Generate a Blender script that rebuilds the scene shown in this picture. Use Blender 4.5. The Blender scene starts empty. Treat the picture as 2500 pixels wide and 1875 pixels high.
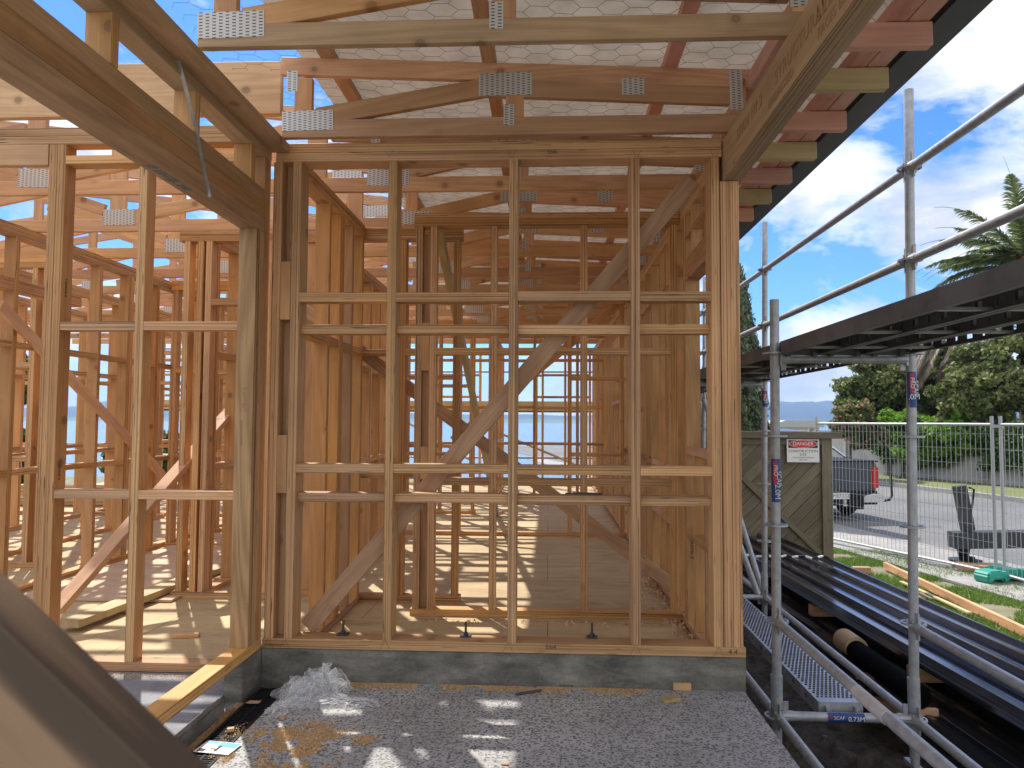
import bpy, bmesh, math, random
import numpy as np
from mathutils import Vector, Matrix, noise as mnoise
random.seed(7); rng = np.random.default_rng(7)
R = math.radians
SC = bpy.context.scene; COL = SC.collection
# ------------------------------------------------------------------ camera model (reads the photograph's perspective)
F, CX, CY = 1800.0, 1250.0, 937.5
ROLL = R(0.3); VX, HZ = 1338.0, 1029.0
EYE = Vector((0, 0, 1.13))
def _basis():
    x, y = VX-CX, HZ-CY
    xr = x*math.cos(ROLL)+y*math.sin(ROLL); yr = -x*math.sin(ROLL)+y*math.cos(ROLL)
    p = math.atan2(yr, F); z = F*math.cos(p)+yr*math.sin(p)
    return p, math.atan2(xr, z)
PI_, YA = _basis()
def ray(px, py):
    x, y, z = px-CX, py-CY, F
    x, y = x*math.cos(ROLL)+y*math.sin(ROLL), -x*math.sin(ROLL)+y*math.cos(ROLL)
    y2 = y*math.cos(PI_)-z*math.sin(PI_); z2 = z*math.cos(PI_)+y*math.sin(PI_)
    return Vector((x*math.cos(YA)-z2*math.sin(YA), x*math.sin(YA)+z2*math.cos(YA), -y2))
def PY(px, py, Y): r = ray(px, py); return EYE + r*(Y/r.y)
def PZ(px, py, Z): r = ray(px, py); return EYE + r*((Z-EYE.z)/r.z)
def PX(px, py, X): r = ray(px, py); return EYE + r*(X/r.x)
def sx(px, Y, py=950): return PY(px, py, Y).x
f0 = ray(CX, CY).normalized(); r0 = (ray(CX+100, CY)-ray(CX, CY)).normalized(); u0 = r0.cross(f0)
cd = bpy.data.cameras.new('camera'); cam = bpy.data.objects.new('camera', cd); COL.objects.link(cam)
cam.matrix_world = Matrix.Translation(EYE) @ Matrix((r0, u0, -f0)).transposed().to_4x4()
cd.sensor_width = 36; cd.lens = F/2500*36; cd.clip_start = 0.05; cd.clip_end = 20000
cd.dof.use_dof = True; cd.dof.focus_distance = 4.2; cd.dof.aperture_fstop = 8
SC.camera = cam
# ------------------------------------------------------------------ materials
def new_mat(name):
    m = bpy.data.materials.new(name); m.use_nodes = True; nt = m.node_tree; nt.nodes.clear()
    out = nt.nodes.new('ShaderNodeOutputMaterial'); b = nt.nodes.new('ShaderNodeBsdfPrincipled')
    nt.links.new(b.outputs[0], out.inputs[0]); return m, nt, b, out
def N(nt, t, **k):
    n = nt.nodes.new(t)
    for a, v in k.items():
        if a == 'i':
            for q, w in v.items(): n.inputs[q].default_value = w
        else: setattr(n, a, v)
    return n
def L(nt, a, b): nt.links.new(a, b)
def ramp(nt, fac, stops, interp='LINEAR'):
    r = N(nt, 'ShaderNodeValToRGB'); cr = r.color_ramp; cr.interpolation = interp
    while len(cr.elements) > 1: cr.elements.remove(cr.elements[0])
    cr.elements[0].position = stops[0][0]; cr.elements[0].color = (*stops[0][1], 1)
    for p, c in stops[1:]:
        e = cr.elements.new(p); e.color = (*c, 1)
    L(nt, fac, r.inputs[0]); return r.outputs[0]
def g3(v): return (v, v, v)
def mixc(nt, f, a, b, mode='MIX'):
    m = N(nt, 'ShaderNodeMix', data_type='RGBA', blend_type=mode)
    for s, v in ((0, f), (6, a), (7, b)):
        if hasattr(v, 'links'): L(nt, v, m.inputs[s])
        else: m.inputs[s].default_value = v if s == 0 else (*v, 1)
    return m.outputs[2]
def mth(nt, op, a, b=0.0):
    m = N(nt, 'ShaderNodeMath', operation=op)
    for s, v in ((0, a), (1, b)):
        if hasattr(v, 'links'): L(nt, v, m.inputs[s])
        else: m.inputs[s].default_value = v
    return m.outputs[0]
def vec(nt, src, scale, rnd=None):
    m = N(nt, 'ShaderNodeMapping'); L(nt, src, m.inputs[0]); m.inputs['Scale'].default_value = scale
    if rnd is not None: L(nt, rnd, m.inputs['Location'])
    return m.outputs[0]
def noise(nt, v, scale=1, detail=3, rough=.5, dist=0):
    n = N(nt, 'ShaderNodeTexNoise', i={'Scale': scale, 'Detail': detail, 'Roughness': rough, 'Distortion': dist}); L(nt, v, n.inputs['Vector']); return n.outputs[0]
def bump(nt, b, h, s=.3, d=.01):
    n = N(nt, 'ShaderNodeBump', i={'Strength': s, 'Distance': d}); L(nt, h, n.inputs['Height']); L(nt, n.outputs[0], b.inputs['Normal'])

def wood(name, light, dark, lvl=False, knots=1.0, ringf=9, rough=.62, var=.19, edge=None, ra=.13, fs=230):
    m, nt, b, out = new_mat(name)
    tc = N(nt, 'ShaderNodeTexCoord'); oi = N(nt, 'ShaderNodeObjectInfo')
    loc = N(nt, 'ShaderNodeCombineXYZ')
    L(nt, mth(nt, 'MULTIPLY', oi.outputs['Random'], 61.0), loc.inputs[0]); L(nt, mth(nt, 'MULTIPLY', oi.outputs['Random'], 37.0), loc.inputs[1]); L(nt, mth(nt, 'MULTIPLY', oi.outputs['Random'], 91.0), loc.inputs[2])
    O = tc.outputs['Object']
    # contour figure of the face
    n1 = noise(nt, vec(nt, O, (.55, 5.5, 5.5), loc.outputs[0]), 1, 2, .45, .3)
    rings = mth(nt, 'SINE', mth(nt, 'MULTIPLY', n1, ringf*6.28))
    fine = noise(nt, vec(nt, O, (4, fs, fs), loc.outputs[0]), 1, 2, .6)
    f = mth(nt, 'ADD', mth(nt, 'MULTIPLY', rings, ra), mth(nt, 'MULTIPLY', fine, .75))
    c = ramp(nt, f, [(.08, dark), (.62, light)])
    # knots
    v = N(nt, 'ShaderNodeTexVoronoi', i={'Scale': 1.0, 'Randomness': 1.0}); L(nt, vec(nt, O, (8.5, 9.5, 3.0), loc.outputs[0]), v.inputs['Vector'])
    sk = N(nt, 'ShaderNodeSeparateColor'); L(nt, v.outputs['Color'], sk.inputs[0])
    kn = mth(nt, 'ADD', v.outputs['Distance'], mth(nt, 'MULTIPLY', n1, .10))
    kmask = mth(nt, 'MULTIPLY', ramp(nt, kn, [(.10, g3(1)), (.20, g3(.8)), (.235, g3(1)), (.25, g3(.35)), (.42, g3(0))]), mth(nt, 'GREATER_THAN', sk.outputs[0], .84))
    kf = mth(nt, 'MULTIPLY', kmask, .75*knots)
    kc = (dark[0]*.36, dark[1]*.28, dark[2]*.24)
    if lvl:
        em = noise(nt, vec(nt, O, (.55, 8, 165), loc.outputs[0]), 1, 3, .6)
        ec = ramp(nt, em, [(.31, tuple(x*.40 for x in dark)), (.42, tuple(x*.85 for x in dark)), (.54, edge or light), (.70, tuple(min(1, x*1.08) for x in (edge or light)))])
        pit = noise(nt, vec(nt, O, (7, 60, 200), loc.outputs[0]), 1, 0, .5)
        ec = mixc(nt, mth(nt, 'MULTIPLY', ramp(nt, pit, [(.21, g3(1)), (.25, g3(0))]), .8), ec, tuple(x*.13 for x in dark))
        sep = N(nt, 'ShaderNodeSeparateXYZ'); L(nt, tc.outputs['Normal'], sep.inputs[0])
        em_ = mth(nt, 'GREATER_THAN', mth(nt, 'ABSOLUTE', sep.outputs[1]), .5)
        c = mixc(nt, kf, c, kc); c = mixc(nt, em_, c, ec)
    else:
        c = mixc(nt, kf, c, kc)
    blot = noise(nt, vec(nt, O, (1.6, 3, 3), loc.outputs[0]), 1, 3, .6)
    c = mixc(nt, 1.0, c, ramp(nt, blot, [(.3, (.80, .77, .74)), (.62, (1.04, 1.03, 1.02))]), 'MULTIPLY')
    h = N(nt, 'ShaderNodeHueSaturation'); L(nt, c, h.inputs['Color'])
    L(nt, mth(nt, 'ADD', mth(nt, 'MULTIPLY', oi.outputs['Random'], var*2), 1-var), h.inputs['Value'])
    L(nt, mth(nt, 'ADD', mth(nt, 'MULTIPLY', mth(nt, 'FRACT', mth(nt, 'MULTIPLY', oi.outputs['Random'], 7.3)), .008), .4982), h.inputs['Hue'])
    L(nt, mth(nt, 'ADD', mth(nt, 'MULTIPLY', mth(nt, 'FRACT', mth(nt, 'MULTIPLY', oi.outputs['Random'], 13.7)), .14), .90), h.inputs['Saturation'])
    L(nt, h.outputs[0], b.inputs['Base Color']); b.inputs['Roughness'].default_value = rough
    bump(nt, b, fine, .12, .002)
    return m

def plain(name, col, rough=.5, metal=0, n=0, nscale=20, b2=None, bmp=0, spec=.5):
    m, nt, b, out = new_mat(name); b.inputs['Roughness'].default_value = rough; b.inputs['Metallic'].default_value = metal
    b.inputs['Specular IOR Level'].default_value = spec
    if n or b2:
        tc = N(nt, 'ShaderNodeTexCoord'); f = noise(nt, tc.outputs['Object'], nscale, 5, .6)
        L(nt, ramp(nt, f, [(.35, b2 or tuple(x*(1-n) for x in col)), (.65, col)]), b.inputs['Base Color'])
        if bmp: bump(nt, b, f, bmp, .01)
    else: b.inputs['Base Color'].default_value = (*col, 1)
    return m

def concrete(name, light, dark, scale=3, bmp=.3):
    m, nt, b, out = new_mat(name); tc = N(nt, 'ShaderNodeTexCoord'); O = tc.outputs['Object']
    a = noise(nt, vec(nt, O, (1, 1, 2.2)), scale, 6, .65, .4); s = noise(nt, O, 90, 3, .6)
    c = ramp(nt, a, [(.33, dark), (.52, tuple((x+y)/2 for x, y in zip(light, dark))), (.68, light)])
    c = mixc(nt, .5, c, ramp(nt, s, [(.3, g3(.55)), (.7, g3(1.0))]), 'MULTIPLY')
    st = noise(nt, vec(nt, O, (7, 7, 26)), 1, 4, .7); c = mixc(nt, .4, c, ramp(nt, st, [(.40, g3(.55)), (.56, g3(1.05))]), 'MULTIPLY')
    L(nt, c, b.inputs['Base Color']); b.inputs['Roughness'].default_value = .85; bump(nt, b, s, bmp, .004); return m

M = {}
M['lvl'] = wood('laminated_timber', (.60, .335, .145), (.45, .225, .085), lvl=True, edge=(.62, .345, .15), knots=.9)
M['lvlg'] = wood('laminated_timber_greyed', (.50, .32, .17), (.38, .22, .11), lvl=True, edge=(.44, .29, .155), knots=.9)
M['post'] = wood('corner_post_timber', (.45, .26, .115), (.30, .155, .06), lvl=True, edge=(.50, .28, .115), knots=1.0, var=.03, ringf=12, ra=.2)
M['lvl2'] = wood('laminated_timber_orange', (.60, .325, .125), (.45, .225, .075), lvl=True, edge=(.62, .335, .13), knots=.9)
M['pine'] = wood('pine', (.65, .385, .185), (.50, .265, .115), knots=.95)
M['pinep'] = wood('pine_pinkish', (.66, .37, .19), (.50, .255, .12), knots=.95)
M['pink'] = wood('pink_treated_pine', (.68, .36, .28), (.55, .26, .19), knots=.5)
M['green'] = wood('green_treated_pine', (.55, .43, .22), (.42, .32, .14), knots=.4)
M['grey'] = wood('weathered_pine', (.46, .31, .185), (.32, .205, .115), knots=.9)
M['glulam'] = wood('glulam', (.56, .32, .145), (.31, .16, .065), knots=.7, ringf=6, ra=.10, fs=75)
M['brace'] = wood('brace_pine', (.52, .30, .145), (.34, .175, .08), knots=.4, ringf=12, fs=110)
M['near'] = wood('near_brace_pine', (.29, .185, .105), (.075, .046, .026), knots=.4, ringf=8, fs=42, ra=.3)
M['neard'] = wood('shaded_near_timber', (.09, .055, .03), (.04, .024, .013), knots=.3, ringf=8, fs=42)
M['gate'] = wood('gate_timber', (.19, .155, .095), (.11, .088, .052), knots=.5, var=.2)
M['dark'] = plain('dark_gap', (.03, .018, .01), .9)
M['nib'] = concrete('foundation_concrete', (.31, .29, .245), (.115, .108, .090), 4)
M['slab'] = concrete('slab_concrete', (.34, .34, .36), (.22, .22, .235), 1.6)
M['path'] = concrete('path_concrete', (.42, .40, .37), (.30, .29, .27), 1.0)
M['steel'] = plain('galvanised_steel', (.44, .45, .455), .42, .35, b2=(.32, .33, .335), nscale=26, bmp=.1)
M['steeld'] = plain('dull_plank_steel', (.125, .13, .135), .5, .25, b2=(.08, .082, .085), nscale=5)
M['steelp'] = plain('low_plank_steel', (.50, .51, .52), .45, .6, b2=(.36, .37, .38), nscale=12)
M['black'] = plain('black_plastic', (.008, .008, .009), .6, spec=.25)
M['slot'] = plain('slot_shadow_steel', (.10, .10, .105), .6)
M['bolt'] = plain('bolt_steel', (.10, .10, .11), .4, .8)
M['roofing'] = plain('dark_roofing', (.17, .172, .195), .13, .9, n=.2, nscale=3)
M['fascia'] = plain('fascia_steel', (.010, .0095, .010), .4, .1)
M['wire'] = plain('netting_wire', (.16, .13, .10), .5, .5)
M['card'] = plain('cardboard', (.42, .29, .17), .8, n=.15, nscale=8)
M['white'] = plain('white_paint', (.75, .75, .73), .5)
M['red'] = plain('sign_red', (.60, .02, .03), .5)
M['ink'] = plain('ink', (.035, .025, .02), .7)
M['inkl'] = plain('pencil', (.12, .075, .045), .7)
M['stamp'] = plain('faded_stamp', (.33, .20, .10), .7)
M['blue'] = plain('label_blue', (.02, .06, .22), .45)
M['bluel'] = plain('leaflet_blue', (.10, .36, .62), .5)
M['teal'] = plain('teal_plastic', (.03, .36, .27), .45, n=.15, nscale=10)
M['tarnish'] = plain('galvanised_fence', (.42, .43, .44), .45, .3)
# floor boards
m, nt, b, out = new_mat('dusty_ply_floor'); M['floor'] = m
tc = N(nt, 'ShaderNodeTexCoord'); O = tc.outputs['Object']
a = noise(nt, vec(nt, O, (2.2, 6, 1)), 1, 6, .65, .8); s = noise(nt, O, 160, 3, .7)
c = ramp(nt, a, [(.32, (.42, .30, .15)), (.5, (.54, .40, .21)), (.68, (.60, .46, .26))])
c = mixc(nt, .35, c, ramp(nt, s, [(.35, g3(.6)), (.6, g3(1.05))]), 'MULTIPLY')
br = N(nt, 'ShaderNodeTexBrick', i={'Scale': 1, 'Mortar Size': .0025, 'Brick Width': 2.4, 'Row Height': 1.2, 'Color1': (1, 1, 1, 1), 'Color2': (.9, .89, .88, 1), 'Mortar': (.3, .25, .2, 1)}); L(nt, O, br.inputs['Vector'])
c = mixc(nt, 1, c, br.outputs[0], 'MULTIPLY'); L(nt, c, b.inputs['Base Color']); b.inputs['Roughness'].default_value = .75
m, nt, b, out = new_mat('pink_ply_sheet'); M['ply'] = m
tc = N(nt, 'ShaderNodeTexCoord'); a = noise(nt, vec(nt, tc.outputs['Object'], (3, 1, 1)), 1.4, 6, .6, .6)
L(nt, ramp(nt, a, [(.35, (.52, .36, .23)), (.65, (.62, .46, .31))]), b.inputs['Base Color']); b.inputs['Roughness'].default_value = .75
# exposed aggregate patio
m, nt, b, out = new_mat('exposed_aggregate'); M['agg'] = m
tc = N(nt, 'ShaderNodeTexCoord'); O = tc.outputs['Object']
w = N(nt, 'ShaderNodeTexNoise', i={'Scale': 60, 'Detail': 2}); L(nt, O, w.inputs['Vector'])
vv = N(nt, 'ShaderNodeVectorMath', operation='MULTIPLY_ADD'); L(nt, w.outputs[1], vv.inputs[0]); vv.inputs[1].default_value = g3(.012); L(nt, O, vv.inputs[2])
v = N(nt, 'ShaderNodeTexVoronoi', i={'Scale': 76}); L(nt, vv.outputs[0], v.inputs['Vector'])
sepc = N(nt, 'ShaderNodeSeparateColor'); L(nt, v.outputs['Color'], sepc.inputs[0])
thr = mth(nt, 'ADD', mth(nt, 'MULTIPLY', sepc.outputs[0], .25), .32)
peb = mth(nt, 'LESS_THAN', v.outputs['Distance'], thr)
mat_ = ramp(nt, noise(nt, O, 2.2, 5, .6), [(.35, (.33, .32, .315)), (.65, (.46, .45, .44))])
pc = ramp(nt, sepc.outputs[1], [(0, g3(.10)), (.6, g3(.17)), (1, (.27, .26, .235))])
c = mixc(nt, peb, mat_, pc)
c = mixc(nt, .35, c, ramp(nt, noise(nt, O, 1.1, 4, .6), [(.35, g3(.75)), (.6, g3(1.0))]), 'MULTIPLY')
L(nt, c, b.inputs['Base Color']); b.inputs['Roughness'].default_value = .7; bump(nt, b, v.outputs['Distance'], .35, .004)
# nail plate
m, nt, b, out = new_mat('nail_plate_steel'); M['plate'] = m
tc = N(nt, 'ShaderNodeTexCoord'); sp = N(nt, 'ShaderNodeSeparateXYZ'); L(nt, tc.outputs['Object'], sp.inputs[0])
row = mth(nt, 'FLOOR', mth(nt, 'DIVIDE', sp.outputs[0], .026))
xs_ = mth(nt, 'ABSOLUTE', mth(nt, 'SUBTRACT', mth(nt, 'FRACT', mth(nt, 'DIVIDE', sp.outputs[0], .026)), .5))
ys_ = mth(nt, 'ABSOLUTE', mth(nt, 'SUBTRACT', mth(nt, 'FRACT', mth(nt, 'ADD', mth(nt, 'DIVIDE', sp.outputs[1], .0125), mth(nt, 'MULTIPLY', row, .5))), .5))
slot = mth(nt, 'MULTIPLY', mth(nt, 'LESS_THAN', xs_, .28), mth(nt, 'LESS_THAN', ys_, .17))
L(nt, mixc(nt, slot, (.60, .59, .57), (.06, .05, .04)), b.inputs['Base Color']); b.inputs['Metallic'].default_value = .3; b.inputs['Roughness'].default_value = .35
# underlay
m, nt, b, out = new_mat('roof_underlay_paper'); M['underlay'] = m
tc = N(nt, 'ShaderNodeTexCoord'); a = noise(nt, tc.outputs['Object'], 5, 4, .6)
c = ramp(nt, a, [(.35, (.46, .40, .32)), (.65, (.60, .53, .43))]); L(nt, c, b.inputs['Base Color']); b.inputs['Roughness'].default_value = .8
tr = N(nt, 'ShaderNodeBsdfTranslucent'); L(nt, c, tr.inputs[0]); mx = N(nt, 'ShaderNodeMixShader', i={0: .15}); L(nt, b.outputs[0], mx.inputs[1]); L(nt, tr.outputs[0], mx.inputs[2]); L(nt, mx.outputs[0], out.inputs[0])
# crumpled plastic
m, nt, b, out = new_mat('clear_plastic_film'); M['film'] = m
b.inputs['Base Color'].default_value = (.85, .86, .88, 1); b.inputs['Roughness'].default_value = .22
tp = N(nt, 'ShaderNodeBsdfTransparent'); lw = N(nt, 'ShaderNodeLayerWeight', i={0: .35}); mx = N(nt, 'ShaderNodeMixShader')
L(nt, mth(nt, 'ADD', mth(nt, 'MULTIPLY', lw.outputs[1], .55), .06), mx.inputs[0]); L(nt, tp.outputs[0], mx.inputs[1]); L(nt, b.outputs[0], mx.inputs[2]); L(nt, mx.outputs[0], out.inputs[0])
def leafm(name, c1, c2, trans=.3, sc=1.5):
    m, nt, b, out = new_mat(name); tc = N(nt, 'ShaderNodeTexCoord'); a = noise(nt, tc.outputs['Object'], sc, 4, .7); gi = N(nt, 'ShaderNodeNewGeometry')
    f = mth(nt, 'ADD', mth(nt, 'MULTIPLY', a, .6), mth(nt, 'MULTIPLY', gi.outputs['Random Per Island'], .4))
    c = ramp(nt, f, [(.3, c1), (.7, c2)]); L(nt, c, b.inputs['Base Color']); b.inputs['Roughness'].default_value = .5; b.inputs['Specular IOR Level'].default_value = .3
    tr = N(nt, 'ShaderNodeBsdfTranslucent'); L(nt, c, tr.inputs[0]); mx = N(nt, 'ShaderNodeMixShader', i={0: trans}); L(nt, b.outputs[0], mx.inputs[1]); L(nt, tr.outputs[0], mx.inputs[2]); L(nt, mx.outputs[0], out.inputs[0]); return m
M['leafo'] = leafm('olive_leaves', (.075, .10, .03), (.24, .27, .09))
M['leafb'] = leafm('bright_leaves', (.10, .21, .02), (.24, .42, .06), .4)
M['leafd'] = leafm('dark_leaves', (.04, .085, .02), (.14, .23, .055))
M['leafc'] = leafm('conifer_leaves', (.08, .11, .055), (.23, .28, .17))
M['palm'] = leafm('palm_leaves', (.08, .115, .04), (.26, .31, .12), .3)
M['dead'] = leafm('dead_fronds', (.10, .075, .045), (.22, .17, .11), .1)
M['orange'] = leafm('palm_fruit', (.45, .16, .02), (.6, .3, .06), .1)
M['flower'] = leafm('pink_flowers', (.55, .12, .12), (.7, .30, .26), .3)
M['grassb'] = leafm('grass_blades', (.10, .19, .03), (.24, .35, .08), .3, 2)
M['bark'] = plain('bark', (.12, .09, .06), .9, n=.5, nscale=14, bmp=.5)
M['grass'] = plain('lawn', (.13, .15, .055), .9, b2=(.24, .20, .14), nscale=3.2)
M['verge'] = plain('verge_grass', (.19, .20, .075), .9, b2=(.125, .15, .05), nscale=1.2)
m, nt, b, out = new_mat('asphalt'); M['asphalt'] = m
tc = N(nt, 'ShaderNodeTexCoord'); O = tc.outputs['Object']; s = noise(nt, O, 30, 4, .75); a = noise(nt, O, .35, 4, .6)
L(nt, mixc(nt, .75, ramp(nt, a, [(.35, (.15, .15, .152)), (.65, (.21, .205, .20))]), ramp(nt, s, [(.32, g3(.35)), (.68, g3(1.3))]), 'MULTIPLY'), b.inputs['Base Color']); b.inputs['Roughness'].default_value = .9
m, nt, b, out = new_mat('dark_soil'); M['soil'] = m
tc = N(nt, 'ShaderNodeTexCoord'); O = tc.outputs['Object']; a = noise(nt, O, 9, 6, .7); s = noise(nt, O, 70, 3, .7)
L(nt, mixc(nt, ramp(nt, s, [(.68, g3(0)), (.73, g3(.5))]), ramp(nt, a, [(.35, (.022, .017, .013)), (.65, (.095, .073, .054))]), (.20, .18, .15)), b.inputs['Base Color']); b.inputs['Roughness'].default_value = .95; bump(nt, b, a, .8, .03)
m, nt, b, out = new_mat('lake_water'); M['water'] = m
tc = N(nt, 'ShaderNodeTexCoord'); a = noise(nt, vec(nt, tc.outputs['Object'], (.5, 1.2, 1)), 1.0, 5, .6)
b.inputs['Base Color'].default_value = (.10, .20, .30, 1); b.inputs['Roughness'].default_value = .25; bump(nt, b, a, 1.0, .25)
m, nt, b, out = new_mat('forest_hill'); M['hill'] = m
tc = N(nt, 'ShaderNodeTexCoord'); a = noise(nt, tc.outputs['Object'], .004, 6, .6); sp = N(nt, 'ShaderNodeSeparateXYZ'); L(nt, tc.outputs['Object'], sp.inputs[0])
low = ramp(nt, mth(nt, 'ADD', mth(nt, 'MULTIPLY', sp.outputs[2], .02), mth(nt, 'MULTIPLY', a, .5)), [(.3, g3(1)), (.6, g3(0))])
L(nt, mixc(nt, low, ramp(nt, a, [(.35, (.02, .05, .03)), (.65, (.04, .075, .04))]), (.13, .20, .06)), b.inputs['Base Color']); b.inputs['Roughness'].default_value = 1
# ------------------------------------------------------------------ helpers
def place(o, parent, mw):
    COL.objects.link(o)
    if parent is not None:
        o.parent = parent; o.matrix_basis = parent.matrix_world.inverted() @ mw
    else: o.matrix_world = mw
    return o
def tag(o, label=None, cat=None, group=None, kind=None):
    for k, v in (('label', label), ('category', cat), ('group', group), ('kind', kind)):
        if v: o[k] = v
    return o
def thing(name, label, cat, loc=(0, 0, 0), rotz=0, group=None):
    o = bpy.data.objects.new(name, None); COL.objects.link(o); o.empty_display_size = .1
    o.matrix_world = Matrix.Translation(loc) @ Matrix.Rotation(rotz, 4, 'Z'); return tag(o, label, cat, group)
_bc = {}
def box_mesh(l, w, t, mat, bev=.0018):
    k = (round(l, 4), round(w, 4), round(t, 4), mat.name, bev)
    if k in _bc: return _bc[k]
    bm = bmesh.new(); bmesh.ops.create_cube(bm, size=1); bmesh.ops.scale(bm, vec=(l, w, t), verts=bm.verts)
    if bev: bmesh.ops.bevel(bm, geom=list(bm.edges), offset=bev, segments=1, affect='EDGES')
    me = bpy.data.meshes.new('timber'); bm.to_mesh(me); bm.free(); me.materials.append(mat); _bc[k] = me; return me
def member(name, p0, p1, w, t, mat, parent=None, wdir=(0, 1, 0), bev=.0018):
    """straight timber: long axis p0-p1, wide side w along wdir, thickness t across"""
    p0, p1 = Vector(p0), Vector(p1); x = (p1-p0); l = x.length; x.normalize()
    y = Vector(wdir); y = (y-x*y.dot(x)).normalized(); z = x.cross(y)
    o = bpy.data.objects.new(name, box_mesh(l, w, t, mat, bev))
    return place(o, parent, Matrix.Translation((p0+p1)/2) @ Matrix((x, y, z)).transposed().to_4x4())
class MB:
    def __init__(s): s.v = []; s.f = []; s.m = []
    def add(s, vs, fs, mi=0):
        n = len(s.v); s.v += [tuple(v) for v in vs]; s.f += [tuple(i+n for i in f) for f in fs]; s.m += [mi]*len(fs); return s
    def box(s, a, b, mi=0, mat=None):
        (x0, y0, z0), (x1, y1, z1) = a, b
        vs = [Vector(p) for p in ((x0, y0, z0), (x1, y0, z0), (x1, y1, z0), (x0, y1, z0), (x0, y0, z1), (x1, y0, z1), (x1, y1, z1), (x0, y1, z1))]
        if mat is not None: vs = [mat @ v for v in vs]
        return s.add(vs, [(3, 2, 1, 0), (4, 5, 6, 7), (0, 1, 5, 4), (1, 2, 6, 5), (2, 3, 7, 6), (3, 0, 4, 7)], mi)
    def bar(s, p0, p1, w, t, up=(0, 0, 1), mi=0):
        p0, p1 = Vector(p0), Vector(p1); x = (p1-p0); l = x.length; x.normalize(); u = Vector(up); y = u.cross(x)
        if y.length < 1e-5: y = Vector((1, 0, 0)).cross(x)
        y.normalize(); z = x.cross(y)
        return s.box((0, -w/2, -t/2), (l, w/2, t/2), mi, Matrix.Translation(p0) @ Matrix((x, y, z)).transposed().to_4x4())
    def tube(s, pts, r, n=12, mi=0, cap=True):
        pts = [Vector(p) for p in pts]; rs = r if isinstance(r, (list, tuple)) else [r]*len(pts); rings = []
        t0 = (pts[1]-pts[0]).normalized(); a = t0.orthogonal().normalized()
        for i, p in enumerate(pts):
            t = (pts[min(i+1, len(pts)-1)]-pts[max(i-1, 0)]).normalized(); a = (a-t*a.dot(t)).normalized(); b = t.cross(a)
            rings.append([p+(a*math.cos(2*math.pi*k/n)+b*math.sin(2*math.pi*k/n))*rs[i] for k in range(n)])
        vs = [v for rg in rings for v in rg]; fs = []
        for i in range(len(pts)-1):
            for k in range(n):
                k2 = (k+1) % n; fs.append((i*n+k, i*n+k2, (i+1)*n+k2, (i+1)*n+k))
        if cap: fs.append(tuple(reversed(range(n)))); fs.append(tuple((len(pts)-1)*n+k for k in range(n)))
        return s.add(vs, fs, mi)
    def prism(s, poly, a, b, axis='Y', mi=0):
        n = len(poly)
        def P(p, d): return {'Y': (p[0], d, p[1]), 'X': (d, p[0], p[1]), 'Z': (p[0], p[1], d)}[axis]
        return s.add([P(p, a) for p in poly]+[P(p, b) for p in poly], [tuple(range(n)), tuple(reversed(range(n, 2*n)))]+[(i, n+i, n+(i+1) % n, (i+1) % n) for i in range(n)], mi)
    def build(s, name, mats, parent=None, smooth=False, bevel=0, mw=None):
        me = bpy.data.meshes.new(name); me.from_pydata(s.v, [], s.f)
        for m_ in (mats if isinstance(mats, (list, tuple)) else [mats]): me.materials.append(m_)
        me.polygons.foreach_set('material_index', s.m)
        bm = bmesh.new(); bm.from_mesh(me); bmesh.ops.recalc_face_normals(bm, faces=bm.faces)
        if bevel: bmesh.ops.bevel(bm, geom=[e for e in bm.edges if e.calc_face_angle(0) > .5], offset=bevel, segments=2, affect='EDGES')
        bm.to_mesh(me); bm.free()
        if smooth:
            me.polygons.foreach_set('use_smooth', [True]*len(me.polygons))
            me.set_sharp_from_angle(angle=R(38))
        o = bpy.data.objects.new(name, me); return place(o, parent, mw if mw is not None else Matrix())
def text(name, s, loc, size, xdir, updir, mat, parent, align='CENTER', ext=.0004, sp=1.0):
    c = bpy.data.curves.new(name, 'FONT'); c.body = s; c.size = size; c.align_x = align; c.align_y = 'CENTER'; c.extrude = ext; c.space_line = .85; c.space_character = sp
    c.materials.append(mat); x = Vector(xdir).normalized(); y = Vector(updir); y = (y-x*y.dot(x)).normalized(); z = x.cross(y)
    fo = bpy.data.objects.new(name, c); COL.objects.link(fo); dg = bpy.context.evaluated_depsgraph_get(); me = bpy.data.meshes.new_from_object(fo.evaluated_get(dg)); bpy.data.objects.remove(fo)
    return place(bpy.data.objects.new(name, me), parent, Matrix.Translation(loc) @ Matrix((x, y, z)).transposed().to_4x4())
def struct(name, mb, mat, **k):
    o = mb.build(name, mat, **k); o['kind'] = 'structure'; return o
T = .045
def runs(xs, lo, hi):
    e = [lo]+sorted(xs)+[hi]; return e
def wall_x(label, Y, x0, x1, studs, z0, zt, nogs=(), d=.09, mat='lvl', tops=2, group='timber wall frames', nogx=None, px0=None):
    """frame along X; studs = centre x list"""
    w = thing('wall_frame', label, 'wall frame', ((x0+x1)/2, Y, z0), 0, group); yc = Y+d/2; m_ = M[mat]
    member('bottom_plate', (x0, yc, z0+T/2), (x1, yc, z0+T/2), d, T, m_, w)
    for i in range(tops):
        member('top_plate', (x0-.001*i, yc, zt-T*(i+.5)), (x1, yc, zt-T*(i+.5)), d, T-.0008, m_, w)
    top = zt-T*tops
    for x in studs: member('stud', (x, yc, z0+T), (x, yc, top), d-.001, T, m_, w)
    for z in nogs:
        e = sorted(studs)
        for a, c in zip(e[:-1], e[1:]):
            if .1 < c-a < 1.05 and (nogx is None or (nogx[0] < (a+c)/2 < nogx[1])):
                dz = random.uniform(-.006, .006); member('nog', (a+T/2, yc, z+dz), (c-T/2, yc, z+dz), d-.004, T, m_, w)
    return w
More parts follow.
